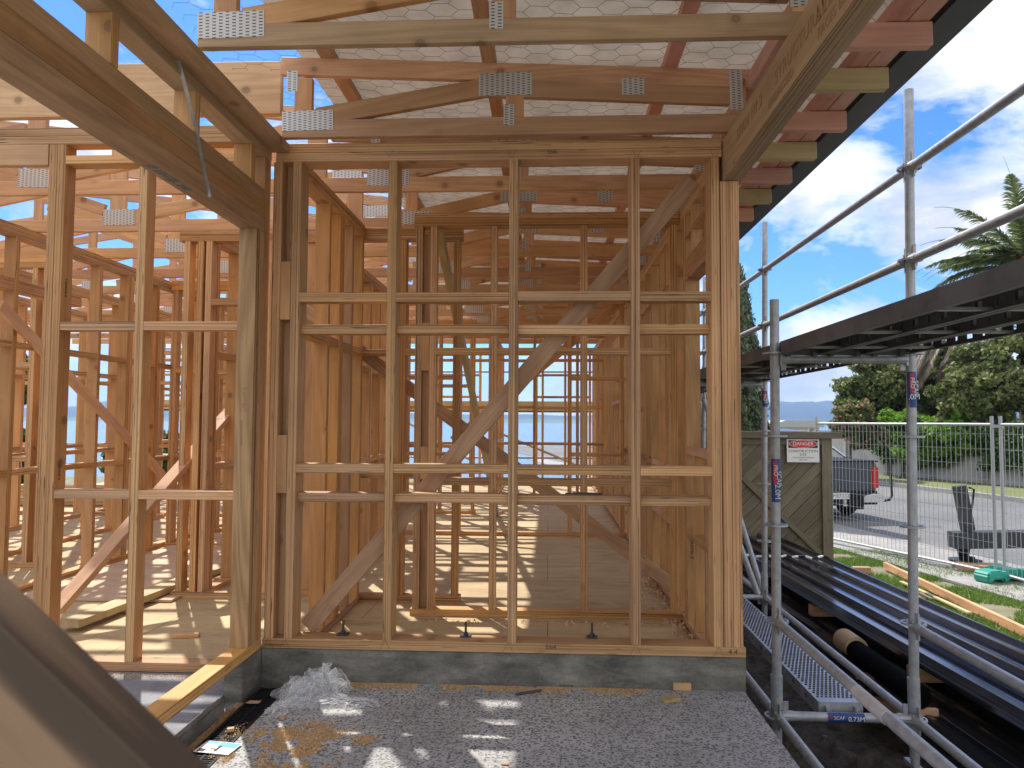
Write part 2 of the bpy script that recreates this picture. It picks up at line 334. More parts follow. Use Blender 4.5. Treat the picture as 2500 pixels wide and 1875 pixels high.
def wall_y(label, X, y0, y1, studs, z0, zt, nogs=(), d=.09, mat='lvl2', tops=2, group='timber wall frames'):
    w = thing('wall_frame', label, 'wall frame', (X+d/2, (y0+y1)/2, z0), 0, group); xc = X+d/2; m_ = M[mat]
    member('bottom_plate', (xc, y0, z0+T/2), (xc, y1, z0+T/2), d, T, m_, w, (1, 0, 0))
    for i in range(tops): member('top_plate', (xc, y0, zt-T*(i+.5)), (xc, y1, zt-T*(i+.5)), d, T-.0008, m_, w, (1, 0, 0))
    top = zt-T*tops
    for s_ in studs:
        y, a, c = s_ if isinstance(s_, tuple) else (s_, z0+T, top)
        member('stud', (xc, y, a), (xc, y, c), d-.001, T, m_, w, (1, 0, 0))
    full = sorted(s_ for s_ in studs if not isinstance(s_, tuple))
    for z in nogs:
        for a, c in zip(full[:-1], full[1:]):
            if .1 < c-a < .95: member('nog', (xc, a+T/2, z), (xc, c-T/2, z), d-.004, T, m_, w, (1, 0, 0))
    return w
ZF = -.15; ZP = -.16; ZT = 2.545
# ================================================================== SETTING : slabs, ground
struct('patio', MB().box((-1.25, -3, -.42), (.945, 3.66, ZP)), M['agg'])
struct('foundation', MB().box((-1.42, 3.66, -.80), (.955, 3.80, -.002)).box((-1.51, 3.44, -.80), (-1.4202, 3.80, -.002)).box((.86, 3.8001, -.80), (.968, 14.9, ZF-.004)), M['nib'], bevel=.004)
struct('interior_floor', MB().box((-9, 3.8005, -.5), (.8598, 14.9, ZF)), M['floor'])
struct('side_slab', MB().box((-9, -3, -.5), (-1.5102, 3.8, ZF-.004)), M['slab'])
struct('channel_slab', MB().box((-1.51, -3, -.5), (-1.3802, 3.44, ZP-.03)), M['slab'])
o = MB().box((-1.475, 2.2, ZP-.03), (-1.440, 3.30, ZP+.045)).build('concrete_kerb', M['nib'], bevel=.004); tag(o, 'low thin concrete upstand lying beside the loose bottom plate and sawdust', 'concrete kerb')
# lawn and soil
def grid(name, x0, x1, y0, y1, nx, ny, fz, mat, smooth=True):
    mb = MB(); vs = []
    for j in range(ny+1):
        for i in range(nx+1):
            x = x0+(x1-x0)*i/nx; y = y0+(y1-y0)*j/ny; vs.append((x, y, fz(x, y)))
    fs = [(j*(nx+1)+i, j*(nx+1)+i+1, (j+1)*(nx+1)+i+1, (j+1)*(nx+1)+i) for j in range(ny) for i in range(nx)]
    mb.add(vs, fs); o = mb.build(name, mat, smooth=smooth); o['kind'] = 'structure'; return o
ZG = -.88
grid('ground', -300, 300, -40, 70, 60, 22, lambda x, y: ZG-.02-(0 if y < 26 else (y-26)*.09), M['grass'])
grid('soil', .96, 3.25, .5, 9.6, 90, 300, lambda x, y: ZG+.03+.05*mnoise.noise((x*3, y*3, 0))+.035*mnoise.noise((x*11, y*11, 3))+.02*abs(mnoise.noise((x*30, y*30, 5)))+max(0, 1.25-x)*.5, M['soil'], False)
def quadsheet(name, pts, z, th, mat):
    mb = MB(); mb.prism([(p[0], p[1]) for p in pts], z-th, z, 'Z'); return struct(name, mb, mat)
def rl(x0, y0, y): return x0-(y-y0)*.235     # road direction
quadsheet('road', [(rl(5.75, 14.7, -10), -10), (rl(13.1, 14.7, -10), -10), (rl(13.1, 14.7, 60), 60), (rl(5.75, 14.7, 60), 60)], -.875, .02, M['asphalt'])
quadsheet('footpath', [(rl(4.75, 14.7, -10)-1.3, -10), (rl(5.75, 14.7, -10), -10), (rl(5.75, 14.7, 40), 40), (rl(4.75, 14.7, 40), 40)], -.862, .03, M['path'])
quadsheet('kerb', [(rl(13.1, 14.7, -10), -10), (rl(13.28, 14.7, -10), -10), (rl(13.28, 14.7, 60), 60), (rl(13.1, 14.7, 60), 60)], -.75, .2, M['path'])
quadsheet('verge', [(rl(13.28, 14.7, -10), -10), (rl(17.5, 14.7, -10), -10), (rl(17.5, 14.7, 60), 60), (rl(13.28, 14.7, 60), 60)], -.76, .2, M['verge'])
lake = MB(); lake.add([(-9000, 32, -6), (9000, 32, -6), (9000, 3900, -6), (-9000, 3900, -6)], [(0, 1, 2, 3)]); struct('lake', lake, M['water'])
def hill(name, dist, prof):
    mb = MB(); vs = []; fs = []; xs = []
    for k in range(len(prof)-1):
        (a, ya), (b_, yb) = prof[k], prof[k+1]; n = max(2, int((b_-a)/12))
        for i in range(n): t = i/n; xs.append((a+(b_-a)*t, ya+(yb-ya)*(t*t*(3-2*t))))
    xs.append(prof[-1]); nr = 7
    for px, py in xs:
        c = PY(px, 1029, dist); h = (1029-py)/1800*dist
        for r_ in range(nr):
            t = r_/(nr-1); q = mnoise.noise((px*.03, r_*.7, dist*.01))*.10*h*(t > 0)+mnoise.noise((px*.15, r_*.9, 3))*.035*h
            vs.append((c.x*(1+.12*t)+mnoise.noise((px*.05, r_, 9))*30, dist*(1+.22*t), -6+(h+7)*(math.sin(t*math.pi/2)**.8)+q*(t > 0)))
    for i in range(len(xs)-1):
        for r_ in range(nr-1): fs.append((i*nr+r_, (i+1)*nr+r_, (i+1)*nr+r_+1, i*nr+r_+1))
    mb.add(vs, fs); return struct(name, mb, M['hill'], smooth=True)
hill('hills', 3200, [(-900, 990), (-200, 985), (20, 1000), (90, 990), (180, 975), (300, 968), (360, 985), (430, 1012), (560, 1020), (760, 1012), (900, 1004), (1050, 1006), (1180, 1012), (1280, 1008), (1400, 1012), (1560, 1000), (1750, 984), (1850, 974), (1960, 968), (2070, 966), (2200, 976), (2500, 982), (3200, 990)])
hzm = bpy.data.materials.new('haze'); hzm.use_nodes = True; hn = hzm.node_tree; hn.nodes.clear(); ho = N(hn, 'ShaderNodeOutputMaterial'); hv = N(hn, 'ShaderNodeVolumePrincipled', i={'Density': .00022, 'Color': (.40, .60, 1, 1), 'Anisotropy': .2}); L(hn, hv.outputs[0], ho.inputs['Volume'])
o = MB().box((-9500, -60, -14), (9500, 4600, 210)).build('haze', hzm); o['kind'] = 'stuff'
# ================================================================== FRONT WALL
Y1 = 3.66; D1 = .125
w1 = thing('wall_frame', 'nearest timber wall frame standing on the grey foundation nib across the middle', 'wall frame', (-.2, Y1, 0), 0, 'timber wall frames')
yc = Y1+D1/2
member('bottom_plate', (-1.418, yc, .0235), (.955, yc, .0235), D1, .047, M['lvl'], w1)
xTe = sx(1762, Y1, 340)
member('top_plate', (-1.40, yc, 2.4775), (xTe, yc, 2.4775), D1, .047, M['lvl'], w1)
member('top_plate', (-1.40, yc, 2.5255), (xTe-.002, yc, 2.5255), D1, .047, M['lvl'], w1)
cs = [sx(p, Y1)+.0225 for p in (657, 704, 941, 1241, 1541, 1738)]
for i, x in enumerate(cs): member('stud', (x, yc, .047), (x, yc, 2.454), D1-.001, T, M['lvl'], w1)
for p, zt in ((1763, 2.33), (1786, 2.33)):
    x = sx(p, Y1)+.0225; member('stud', (x, yc, .047), (x, yc, zt), D1-.001, T, M['lvl'], w1)
xg = (cs[0]+cs[1])/2
member('stud', (xg, Y1+.095, .047), (xg, Y1+.095, 2.454), cs[1]-cs[0]-T, .045, M['glulam'], w1, (1, 0, 0))
for a, b_ in ((638, 780), (1062, 1204)):
    member('block', (xg, Y1+.03, PY(690, b_, Y1).z), (xg, Y1+.03, PY(690, a, Y1).z), cs[1]-cs[0]-T-.002, .06, M['lvl'], w1, (1, 0, 0))
for row, (pyc, yo, dd) in enumerate(((723, 0, .085), (803, .038, .085), (1146, 0, .085), (1219, .038, .085))):
    z = PY(1250, pyc, Y1+yo).z
    for a, b_ in zip(cs[1:-1], cs[2:]):
        dz = random.uniform(-.003, .003)
        member('nog', (a+T/2, Y1+yo+dd/2+.001, z+dz), (b_-T/2, Y1+yo+dd/2+.001, z+dz), dd, T+.002, M['lvl'], w1)
pa, pb = PY(752, 1530, Y1+D1+.02), PY(1690, 440, Y1+D1+.02)
member('brace', pa, pb, .09, .035, M['brace'], w1, (0, 0, 1))
for px, py in ((838, 1549), (1137, 1553), (1445, 1556)):
    p = PZ(px, py, .047)
    b_ = MB().tube([(p.x, p.y, .047), (p.x, p.y, .118)], .006, 10).tube([(p.x, p.y, .051), (p.x, p.y, .066)], .0135, 6).build('anchor_bolt', M['bolt'], w1, smooth=True)
    MB().box((p.x-.028, p.y-.028, .0472), (p.x+.028, p.y+.028, .0515)).build('washer', M['bolt'], b_)
for px, py, s_, sz in ((1345, 1580, 'E64', .035), (1350, 371, 'E64-', .028), (1790, 1592, '4 4', .034)):
    text('lettering', s_, PY(px, py, Y1-.0012), sz, (1, 0, 0), (0, 0, 1), M['inkl'], w1)
for px, py in [(655, 1570), (695, 1571), (939, 1572), (1240, 1579), (1552, 1584), (1755, 1590)]:
    for s_ in (-1, 1):
        a = PY(px+s_*12, py+13, Y1-.001); c = PY(px+s_*1, py-10, Y1-.001); MB().bar(a, c, .0012, .0012).build('pencil_mark', M['inkl'], w1)
for px, py in [(950, 375), (1250, 376), (1555, 375), (1745, 376)]:
    for s_ in (-1, 1):
        a = PY(px+s_*10, py-8, Y1-.001); c = PY(px+s_*1, py+9, Y1-.001); MB().bar(a, c, .0012, .0012).build('pencil_mark', M['inkl'], w1)
# ------------------------------------------------ opening to the left: posts, glulam beam, plates
XW = -1.42
w2 = thing('wall_frame', 'open wall frame on the left carrying the dark beam over the wide opening', 'wall frame', (XW-.045, 2.4, 0), 0, 'timber wall frames')
member('bottom_plate', (XW-.045, .9, .0235), (XW-.045, 3.659, .0235), .09, .047, M['lvl2'], w2, (1, 0, 0))
ZB0, ZB1 = 2.065, 2.285
member('stud', (XW-.045, 3.512, .047), (XW-.045, 3.512, ZB0), .089, T, M['post'], w2, (1, 0, 0))
member('stud', (XW-.045, 3.559, .047), (XW-.045, 3.559, ZB0), .089, T, M['lvl'], w2, (1, 0, 0))
for y in (3.604, 3.6365): member('stud', (XW-.045, y, .047), (XW-.045, y, 2.455), .0895, .032 if y > 3.61 else T, M['lvl'], w2, (1, 0, 0))
for y in (1.15, 1.72, 2.29, 2.86, 3.43): member('jack_stud', (XW-.045, y, ZB1), (XW-.045, y, 2.455), .089, T, M['lvl2'], w2, (1, 0, 0))
member('top_plate', (XW-.045, .5, 2.4775), (XW-.045, 3.659, 2.4775), .09, T, M['grey'], w2, (1, 0, 0))
member('top_plate', (XW+.035, .5, 2.522), (XW+.035, 3.655, 2.522), .11, T, M['grey'], w2, (1, 0, 0))
for z, h in ((.42, .06), (1.05, 0)):
    pass
text('lettering', 'J-FRAME 8', (XW-.042, 3.4885, .30), .030, (0, 0, 1), (-1, 0, 0), M['stamp'], w2)
text('lettering', 'J-FRAME 8', (XW-.042, 3.4885, 1.23), .026, (0, 0, 1), (-1, 0, 0), M['stamp'], w2)
text('lettering', 'CodeMark CMA PM40031', (XW-.055, 3.4885, 1.07), .012, (0, 0, 1), (-1, 0, 0), M['stamp'], w2)
bm_ = thing('beam', 'dark glued laminated beam running from the upper left down to the corner post', 'beam', (XW-.045, 2, ZB0))
for i in range(3):
    h = (ZB1-ZB0)/3
    member('lamination', (XW-.046, .4, ZB0+h*(i+.5)), (XW-.046, 3.581, ZB0+h*(i+.5)), .088, h-.0006, M['glulam'], bm_, (1, 0, 0))
text('lettering', 'J3 LINTEL 240', (XW-.05, 2.75, ZB0-.001), .05, (0, 1, 0), (1, 0, 0), plain('blue_crayon', (.08, .22, .26), .8), bm_)
o = MB(); pts = [PX(423, 95, XW+.006), PX(440, 165, XW+.006), PX(452, 210, XW+.004), PX(478, 310, XW+.004), PX(492, 385, XW+.004), PX(512, 480, XW+.004)]
for a, c in zip(pts[:-1], pts[1:]): o.bar(a, c, .002, .015, (1, 0, 0))
o = o.build('strap', M['steel']); tag(o, 'thin grey steel strap hanging over the side of the dark glued beam', 'steel strap')
# right beam
bm2 = thing('beam', 'pale laminated beam with dark lettering running from top right down to the corner studs', 'beam', (.915, 2, 2.33))
XB0 = sx(1765, Y1, 437); XBW = .0465
for i in range(2):
    x = XB0+XBW*(i+.5); member('ply', (x, .3, 2.435), (x, 3.775, 2.435), .205, XBW-.001, M['lvlg'], bm2, (0, 0, 1))
for y, s_ in ((3.18, 'SPAN H1.2'), (2.55, 'STRUCTURAL'), (2.05, 'LVL 11 TREATED')):
    text('lettering', s_, (XB0-.001, y, 2.445), .080, (0, -1, 0), (0, 0, 1), M['stamp'], bm2, sp=1.1)
for y, s_ in ((2.75, 'UNDRESSED'), (2.2, 'FACES EDGES')):
    text('lettering', s_, (XB0-.001, y, 2.378), .05, (0, -1, 0), (0, 0, 1), M['stamp'], bm2, sp=1.1)
# ------------------------------------------------ left near wall (W3)
Y3 = 3.72
w3 = wall_x('near left wall frame with pale sunlit bottom plate between grey slab and tan floor', Y3, -4.2, XW-.0905, [sx(109, Y3)+.0, sx(109, Y3)+.0455, sx(334, Y3), -3.2, -3.8], ZF, 2.675, mat='lvl')
for pyc in (795, 1208):
    z = PY(300, pyc, Y3).z
    for a, b_ in ((sx(109, Y3)+.0455+T/2, sx(334, Y3)-T/2), (sx(334, Y3)+T/2, XW-.0905)):
        member('nog', (a, Y3+.045, z), (b_, Y3+.045, z), .086, T, M['lvl'], w3)
zh = PY(300, 388, Y3).z; member('head', (sx(109, Y3)+.068, Y3+.045, zh), (XW-.0905, Y3+.045, zh), .088, T, M['lvl2'], w3)
member('lintel', (-4.2, Y3+.02, 2.53), (sx(97, Y3)-.002, Y3+.02, 2.53), .11, .04, M['pinep'], w3, (0, 0, 1))
for px, py, z in ((160, 700, .02), (135, 1150, .02)): text('lettering', 'J-FRAME 8', (sx(109, Y3)+.0455+T/2+.001, Y3+.04, PY(px, py, Y3).z), .022, (0, 0, -1), (0, -1, 0), M['ink'], w3)
o = member('roof_board', (-6, 3.86, 2.93), (-1.45, 3.86, 2.93), .29, .045, M['pine'], None, (0, 0, 1)); tag(o, 'deep pale knotty board above the left wall plates, ending behind the steel strap', 'board')
# ------------------------------------------------ inner walls
Y4 = 4.88
s4 = [sx(p, Y4) for p in (1020, 1055, 1204, 1426, 1647)]
w4 = wall_x('second wall frame across the room with a narrow dark slot between its left studs', Y4, sx(1000, Y4, 1490), .868, s4, ZF, 2.53, d=.09, mat='lvl2')
for pyc in (857, 1176):
    z = PY(1200, pyc, Y4).z
    for a, b_ in zip(s4[1:-1], s4[2:]): member('nog', (a+T/2, Y4+.045, z), (b_-T/2, Y4+.045, z), .086, T, M['lvl2'], w4)
xm = (s4[0]+s4[1])/2; wd = s4[1]-s4[0]-T
member('block', (xm, Y4+.06, ZF+T), (xm, Y4+.06, 2.4), wd, .03, M['glulam'], w4, (1, 0, 0))
for a, b_ in ((788, 905), (1090, 1170)): member('block', (xm, Y4+.02, PY(1030, b_, Y4).z), (xm, Y4+.02, PY(1030, a, Y4).z), wd-.001, .04, M['lvl2'], w4, (1, 0, 0))
pa, pb = PY(700, 722, 5.36), PY(1640, 1428, 5.36)
o = member('brace', pa, pb, .09, .035, M['brace'], None, (0, 0, 1)); tag(o, 'reddish diagonal brace sloping down to the right behind the second wall frame', 'brace')
o = member('brace', PY(1105, 1075, 8.42), PY(1520, 735, 8.42), .09, .035, M['pinep'], None, (0, 0, 1)); tag(o, 'paler diagonal brace rising to the right further back, parallel to the front wall brace', 'brace')
o = member('prop', PY(1070, 555, 5.05), PZ(1214, 1258, ZF), .05, .09, M['green'], None, (1, 0, 0)); tag(o, 'greenish leaning timber prop behind the second wall frame', 'prop')
# corner room to the left of centre
def seq(a, b_, s_): return [a+s_*i for i in range(int((b_-a)/s_)+1)]
w7 = wall_y('short receding wall frame just behind the left end of the front wall', XW-.001, 3.80, 5.235, [3.83, 4.40, 4.64, 4.69, 4.93, 5.20], ZF, ZT, (1.62,))
for y in (): member('stud', (XW+.044, y, ZF+T), (XW+.044, y, ZT-.09), .088, T, M['lvl2'], w7, (1, 0, 0))
w8 = wall_x('back wall frame of the small corner room left of centre', 5.24, -1.51, -.62, [sx(867, 5.24), -1.05, -.66], ZF, 2.53, (1.62, .74), mat='lvl2')
xs9 = [sx(448, 5.24), sx(474, 5.24)+.02, sx(492, 5.24)+.03]
w9 = wall_x('short wall frame with tight paired studs seen beneath the dark beam', 5.24, sx(414, 5.24, 1450), -1.99, xs9+[-2.02], ZF, 2.53, (), mat='lvl')
member('nog', (xs9[2]+T/2, 5.285, 1.99), (-2.02-T/2, 5.285, 1.99), .086, T, M['lvl'], w9)
w10 = wall_y('receding wall frame behind the paired studs, left of the middle room', -2.56, 5.34, 11.6, [5.37]+seq(5.75, 11.6, .42), ZF, ZT, (1.62, .78))
w5 = wall_y('long receding wall frame across the left room with a diagonal pinkish brace', -3.96, 4.6, 11.6, [4.62, 5.15, 5.6, 6.16, 6.6, 6.645, 6.92, 7.1, 7.55, 8.05, 8.5, 8.95, 9.4, 9.9, 10.4, 10.9], ZF, ZT, (1.67, .74))
member('header', (-3.915, 4.6, 2.10), (-3.915, 5.9, 2.10), .088, .09, M['lvl'], w5, (1, 0, 0))
a, c = PX(0, 745, -3.85), PX(531, 1300, -3.85)
member('brace', a, c, .09, .03, M['pinep'], w5, (0, 0, 1))
wall_y('receding wall frame between the small corner room and the third cross wall', -1.80, 5.36, 8.25, seq(5.4, 8.2, .40)+[6.25, 7.05], ZF, ZT, (1.62, .76))
wall_x('cross wall frame between the two long receding frames of the left side', 7.3, -3.85, -2.58, [-3.8, -3.4, -3.0, -2.95, -2.62], ZF, ZT, (1.62, .78), mat='lvl2')
wall_x('cross wall frame further back on the left side, before the fourth cross wall', 10.2, -3.85, -1.0, seq(-3.8, -1.02, .46), ZF, ZT, (1.62, .78), mat='lvl2')
wall_y('receding wall frame at the left beyond the pinkish brace', -5.1, 6.5, 9.5, seq(6.55, 9.5, .45), ZF, ZT, (1.62, .78))
w11 = wall_x('far left cross wall frame at the edge of the photograph', 6.2, -5.9, -4.36, [-4.40, -4.5, -4.75, -5.2, -5.7], ZF, ZT, (1.6, .78), mat='lvl2')
o = member('brace', PY(136, 1490, 4.25), PY(600, 960, 6.0), .09, .045, M['pinep'], None, (1, 0, 0)); tag(o, 'sunlit diagonal brace rising to the right from the floor of the left room', 'brace')
# deeper cross walls
w12 = wall_x('third cross wall frame, beyond the middle room', 8.3, -3.85, .868, [sx(p, 8.3) for p in (988, 1121, 1391, 1519)]+seq(-3.8, -1.9, .6), ZF, ZT, (1.62, .76), mat='lvl2')
w13 = wall_x('fourth cross wall frame, far back in the house', 11.7, -7, .868, seq(-6.9, -1.2, .5)+[sx(p, 11.7) for p in (1150, 1196, 1262, 1305, 1410, 1512)], ZF, ZT, (2.1, 1.35, .78), mat='lvl2')
w14 = wall_x('farthest wall frame facing the lake with wide window openings', 14.7, -8, .868, [-7.9, -7, -6.1, -5.2, -4.6, -4.0, -3.95, -3.1, sx(1068, 14.7), sx(1172, 14.7), sx(1310, 14.7), sx(1325, 14.7), sx(1380, 14.7), .83], ZF, ZT, (2.05, 1.62), mat='lvl2')
w16 = wall_x('left cross wall frame behind the pinkish brace', 9.6, -7.5, -4.0, seq(-7.4, -4.05, .55), ZF, ZT, (1.62, .78), mat='lvl2')
w17 = wall_y('far left receding wall frame', -6.2, 6.4, 14.6, seq(6.5, 14.5, .6), ZF, ZT, (1.62, .78))
w18 = wall_y('receding wall frame in the far middle of the house', -.95, 11.8, 14.6, seq(11.9, 14.6, .42), ZF, ZT, (1.62, .78))
# right outer wall
w6 = thing('wall_frame', 'outer right wall frame receding behind the corner post, with window openings', 'wall frame', (.915, 9, ZF), 0, 'timber wall frames')
def w6m(n, y0, y1, z, h=T, mt='lvl2'): member(n, (.915, y0, z), (.915, y1, z), .09, h, M[mt], w6, (1, 0, 0))
w6m('bottom_plate', 3.80, 14.65, ZF+T/2, mt='pinep'); w6m('top_plate', 3.79, 14.65, ZT-T/2, T-.001, 'pine'); w6m('top_plate', 3.79, 14.65, ZT-T*1.5, T-.001, 'pine')
ys6 = [3.825, 4.72, 4.765, 5.12, 5.52, 5.80, 6.26, 6.62, 7.0, 7.4, 7.8, 8.2, 8.6, 8.645]
for y in ys6: member('stud', (.915, y, ZF+T), (.915, y, ZT-.09), .089, T, M['lvl2'], w6, (1, 0, 0))
for y in (10.05, 10.1, 10.6, 11.1, 11.6, 12.1, 12.6, 13.1, 13.6, 14.1, 14.6): member('stud', (.915, y, ZF+T), (.915, y, ZT-.09), .089, T, M['lvl2'], w6, (1, 0, 0))
def opening(y0, y1, zs, zh):
    member('sill', (.915, y0, zs), (.915, y1, zs), .09, T, M['pinep'], w6, (1, 0, 0))
    member('lintel', (.915, y0, zh+.07), (.915, y1, zh+.07), .14, .088, M['pine'], w6, (0, 0, 1))
    n = max(2, int((y1-y0)/.4))
    for i in range(1, n+1):
        y = y0+(y1-y0)*i/(n+.7)
        member('jack_stud', (.915, y, ZF+T), (.915, y, zs-T/2), .089, T, M['lvl2'], w6, (1, 0, 0)); member('jack_stud', (.915, y, zh+.14), (.915, y, ZT-.09), .089, T, M['lvl2'], w6, (1, 0, 0))
opening(3.85, 4.695, .95, 2.03); opening(8.67, 10.02, 1.38, 2.05)
w6m('nog', 3.85, 4.69, .44); w6m('nog', 3.85, 4.69, 2.32)
for a, c in zip(ys6[2:-1], ys6[3:]):
    for z in (.80, 2.16, .42 if a > 5 and a < 6 else .80):
        if c-a > .1 and not (z == .80 and a > 20): member('nog', (.915, a+T/2, z+.003*(a % 1)), (.915, c-T/2, z+.003*(a % 1)), .086, T, M['pinep'], w6, (1, 0, 0))
text('lettering', 'J-FRAME 8', (.90, 4.695, .35), .032, (0, 0, -1), (1, 0, 0), M['ink'], w6)
# ================================================================== ROOF TRUSSES
def plate(parent, x0, x1, z0, z1, y, rot=0):
    o = bpy.data.objects.new('nail_plate', box_mesh(abs(x1-x0), abs(z1-z0), .0015, M['plate'], 0))
    rot += random.uniform(-.025, .025); place(o, parent, Matrix.Translation(((x0+x1)/2, y, (z0+z1)/2)) @ Matrix.Rotation(rot, 4, 'Y') @ Matrix.Rotation(R(90), 4, 'X'))
def topz(x): return 2.968-.046*(x+1.3)
ORD = ['nearest', 'second', 'third', 'fourth', 'fifth', 'sixth', 'seventh', 'eighth', 'ninth', 'tenth', 'eleventh', 'twelfth', 'thirteenth', 'fourteenth', 'fifteenth']
def tm(n, p0, p1, Y, parent, mat='pine', w=.09, t=.035): return member(n, (p0[0], Y+t/2, p0[1]), (p1[0], Y+t/2, p1[1]), w, t, M[mat], parent, (0, 0, 1) if abs(p1[0]-p0[0]) > abs(p1[1]-p0[1]) else (1, 0, 0))
for k in range(13):
    Y = 2.67+.9*k if k else 2.69
    if k == 1: Y = 3.59
    full = k >= 2
    tr = thing('roof_truss', (ORD[k]+' roof truss counted from the patio' if k > 1 else ('nearest roof truss across the top of the photograph' if k == 0 else 'second roof truss with steel plates just above the front wall')), 'roof truss', (0, Y, 2.55), 0, 'roof trusses')
    ck = 'pinep' if k % 2 else 'pine'; xr = .955
    x0 = -9.0 if full else -1.345
    if k == 0: ck = 'grey'
    tm('bottom_chord', (x0, 2.598), (xr, 2.598), Y, tr, ck)
    tm('top_chord', (-1.36, topz(-1.36)-.045), (1.02, topz(1.02)-.045), Y, tr, 'pinep')
    dx = .22 if full else 0
    tm('web', (-1.17+dx, 2.66), (-.335, 2.795), Y+.0006, tr, 'pine'); tm('web', (-.335, 2.80), (.89, 2.735), Y+.0004, tr, ck)
    tm('web', (-1.24+dx, 2.643), (-1.24+dx, 2.86), Y, tr, 'pinep'); tm('web', (-.17, 2.643), (-.17, 2.76), Y, tr, 'pinep', .09)
    tm('web', (.93, 2.643), (.93, 2.82), Y, tr, 'pinep', .07)
    yf = Y-.0012
    plate(tr, -1.345+dx, -1.085+dx, 2.588, 2.69, yf); plate(tr, -.35, -.085, 2.752, 2.866, yf-.0006); plate(tr, -1.325+dx, -1.27+dx, 2.79, 2.895, yf)
    plate(tr, -.225, -.172, 2.60, 2.705, yf); plate(tr, .36, .47, 2.745, 2.83, yf-.0003); plate(tr, .885, .95, 2.66, 2.86, yf-.0003)
    if full:
        tm('top_chord', (-1.30, 3.02), (-5.2, 3.50), Y, tr, 'pine'); tm('top_chord', (-5.2, 3.50), (-9.0, 2.95), Y, tr, 'pine')
        tm('web', (-3.2, 2.665), (-1.5, 2.97), Y+.0005, tr, 'pine'); tm('web', (-3.27, 2.643), (-3.27, 3.19), Y+.0003, tr, 'pine', .12)
        tm('web', (-4.9, 2.665), (-3.35, 2.98), Y+.0006, tr, 'pinep'); tm('web', (-5.2, 2.643), (-5.2, 3.42), Y, tr, 'pinep'); tm('web', (-5.5, 2.67), (-7.4, 3.1), Y+.0005, tr, 'pine')
        tm('web', (-1.45, 2.643), (-1.45, 2.98), Y, tr, 'pinep', .12); tm('web', (-3.15, 3.13), (-1.52, 2.72), Y+.001, tr, 'pinep'); tm('web', (-5.1, 3.3), (-3.38, 2.72), Y+.0012, tr, 'pine'); tm('web', (-2.4, 2.643), (-2.4, 3.08), Y+.0008, tr, 'pine', .14)
        plate(tr, -3.38, -3.13, 2.60, 2.72, yf-.001); plate(tr, -5.3, -5.1, 2.60, 2.70, yf-.0006); plate(tr, -1.62, -1.40, 2.90, 3.0, yf-.001)
# outriggers under the eave
for i, y in enumerate((2.34, 2.72, 3.07, 3.50, 3.885, 4.275, 4.665, 5.075, 5.47, 5.86, 6.25, 6.65, 7.05)):
    o = member('outrigger', (.965, y, 2.556), (1.402, y, 2.556), .09, T, M['green' if i % 2 == 0 else 'pink'], None, (0, 0, 1), .003)
    tag(o, ('%s greenish eave outrigger' if i % 2 == 0 else '%s pink eave outrigger')%ORD[i//2]+' counted from the camera, beside the laminated beam', 'outrigger', 'eave outriggers')
nm = ['over the corner posts', 'above the middle of the front wall', 'above the right part of the front wall']
for x, l in zip((-1.12, -.30, .60), nm):
    z = topz(x)+.0225; o = member('purlin', (x, .4, z), (x, 14.8, z), .07, T, M['pink' if x > .3 else 'pinep'], None, (1, 0, 0)); tag(o, 'pinkish roof purlin '+('at the left end of the roof' if x < -1 else l)+', under the netting', 'purlin', 'roof purlins')
for x, l in ((1.272, 'inner'), (1.354, 'outer')):
    o = member('purlin', (x, .4, 2.627), (x, 14.8, 2.627), .078, T, M['pink'], None, (1, 0, 0)); tag(o, l+' of the two pinkish boards laid on the outriggers beside the dark fascia', 'purlin', 'roof purlins')
o = member('purlin', (1.0, .4, 2.80), (1.0, 14.8, 2.80), .09, T, M['pink'], None, (0, 0, 1)); tag(o, 'pink board on edge just outside the laminated beam with lettering', 'purlin', 'roof purlins')
o = MB().prism([(1.415, 2.60), (1.435, 2.60), (1.435, 2.72), (1.415, 2.72)], .3, 14.9).prism([(1.4355, 2.603), (1.545, 2.603), (1.545, 2.71), (1.537, 2.71), (1.537, 2.612), (1.4355, 2.612)], .3, 14.9).build('fascia', M['fascia']); tag(o, 'dark metal fascia and gutter along the eave', 'fascia')
for y in (1.6, 2.05): pass
# underlay + netting
def rz(x, y):
    s_ = 0 if x < -1.12 else abs(math.sin(math.pi*((x+1.12)/.82)))
    base = topz(x)+.047 if x < 1.03 else topz(1.03)+.047-(x-1.03)*.62
    return base-.012*s_
def uz(x, y): return rz(x, y)+.008+.022*mnoise.noise((x*5, y*2.2, 1))*(1 if -1.1 < x < .9 else .3)
mb = MB(); nx, ny = 60, 300; x0_, x1_ = -1.30, 1.42
vs = [(x0_+(x1_-x0_)*i/nx, .4+14.4*j/ny, uz(x0_+(x1_-x0_)*i/nx, .4+14.4*j/ny)+.012) for j in range(ny+1) for i in range(nx+1)]
mb.add(vs, [(j*(nx+1)+i, j*(nx+1)+i+1, (j+1)*(nx+1)+i+1, (j+1)*(nx+1)+i) for j in range(ny) for i in range(nx)])
o = mb.build('roof_underlay', M['underlay'], smooth=True); tag(o, 'pale papery roof underlay glowing above the trusses', 'roof underlay')
mb = MB(); cw, ch = .145, .105; rr = .0010
def hexseg(a, c):
    a = Vector((a[0], a[1], rz(*a)-.001)); c = Vector((c[0], c[1], rz(*c)-.001)); mb.tube([a, c], rr, 3, cap=False)
j = 0; y = 1.2
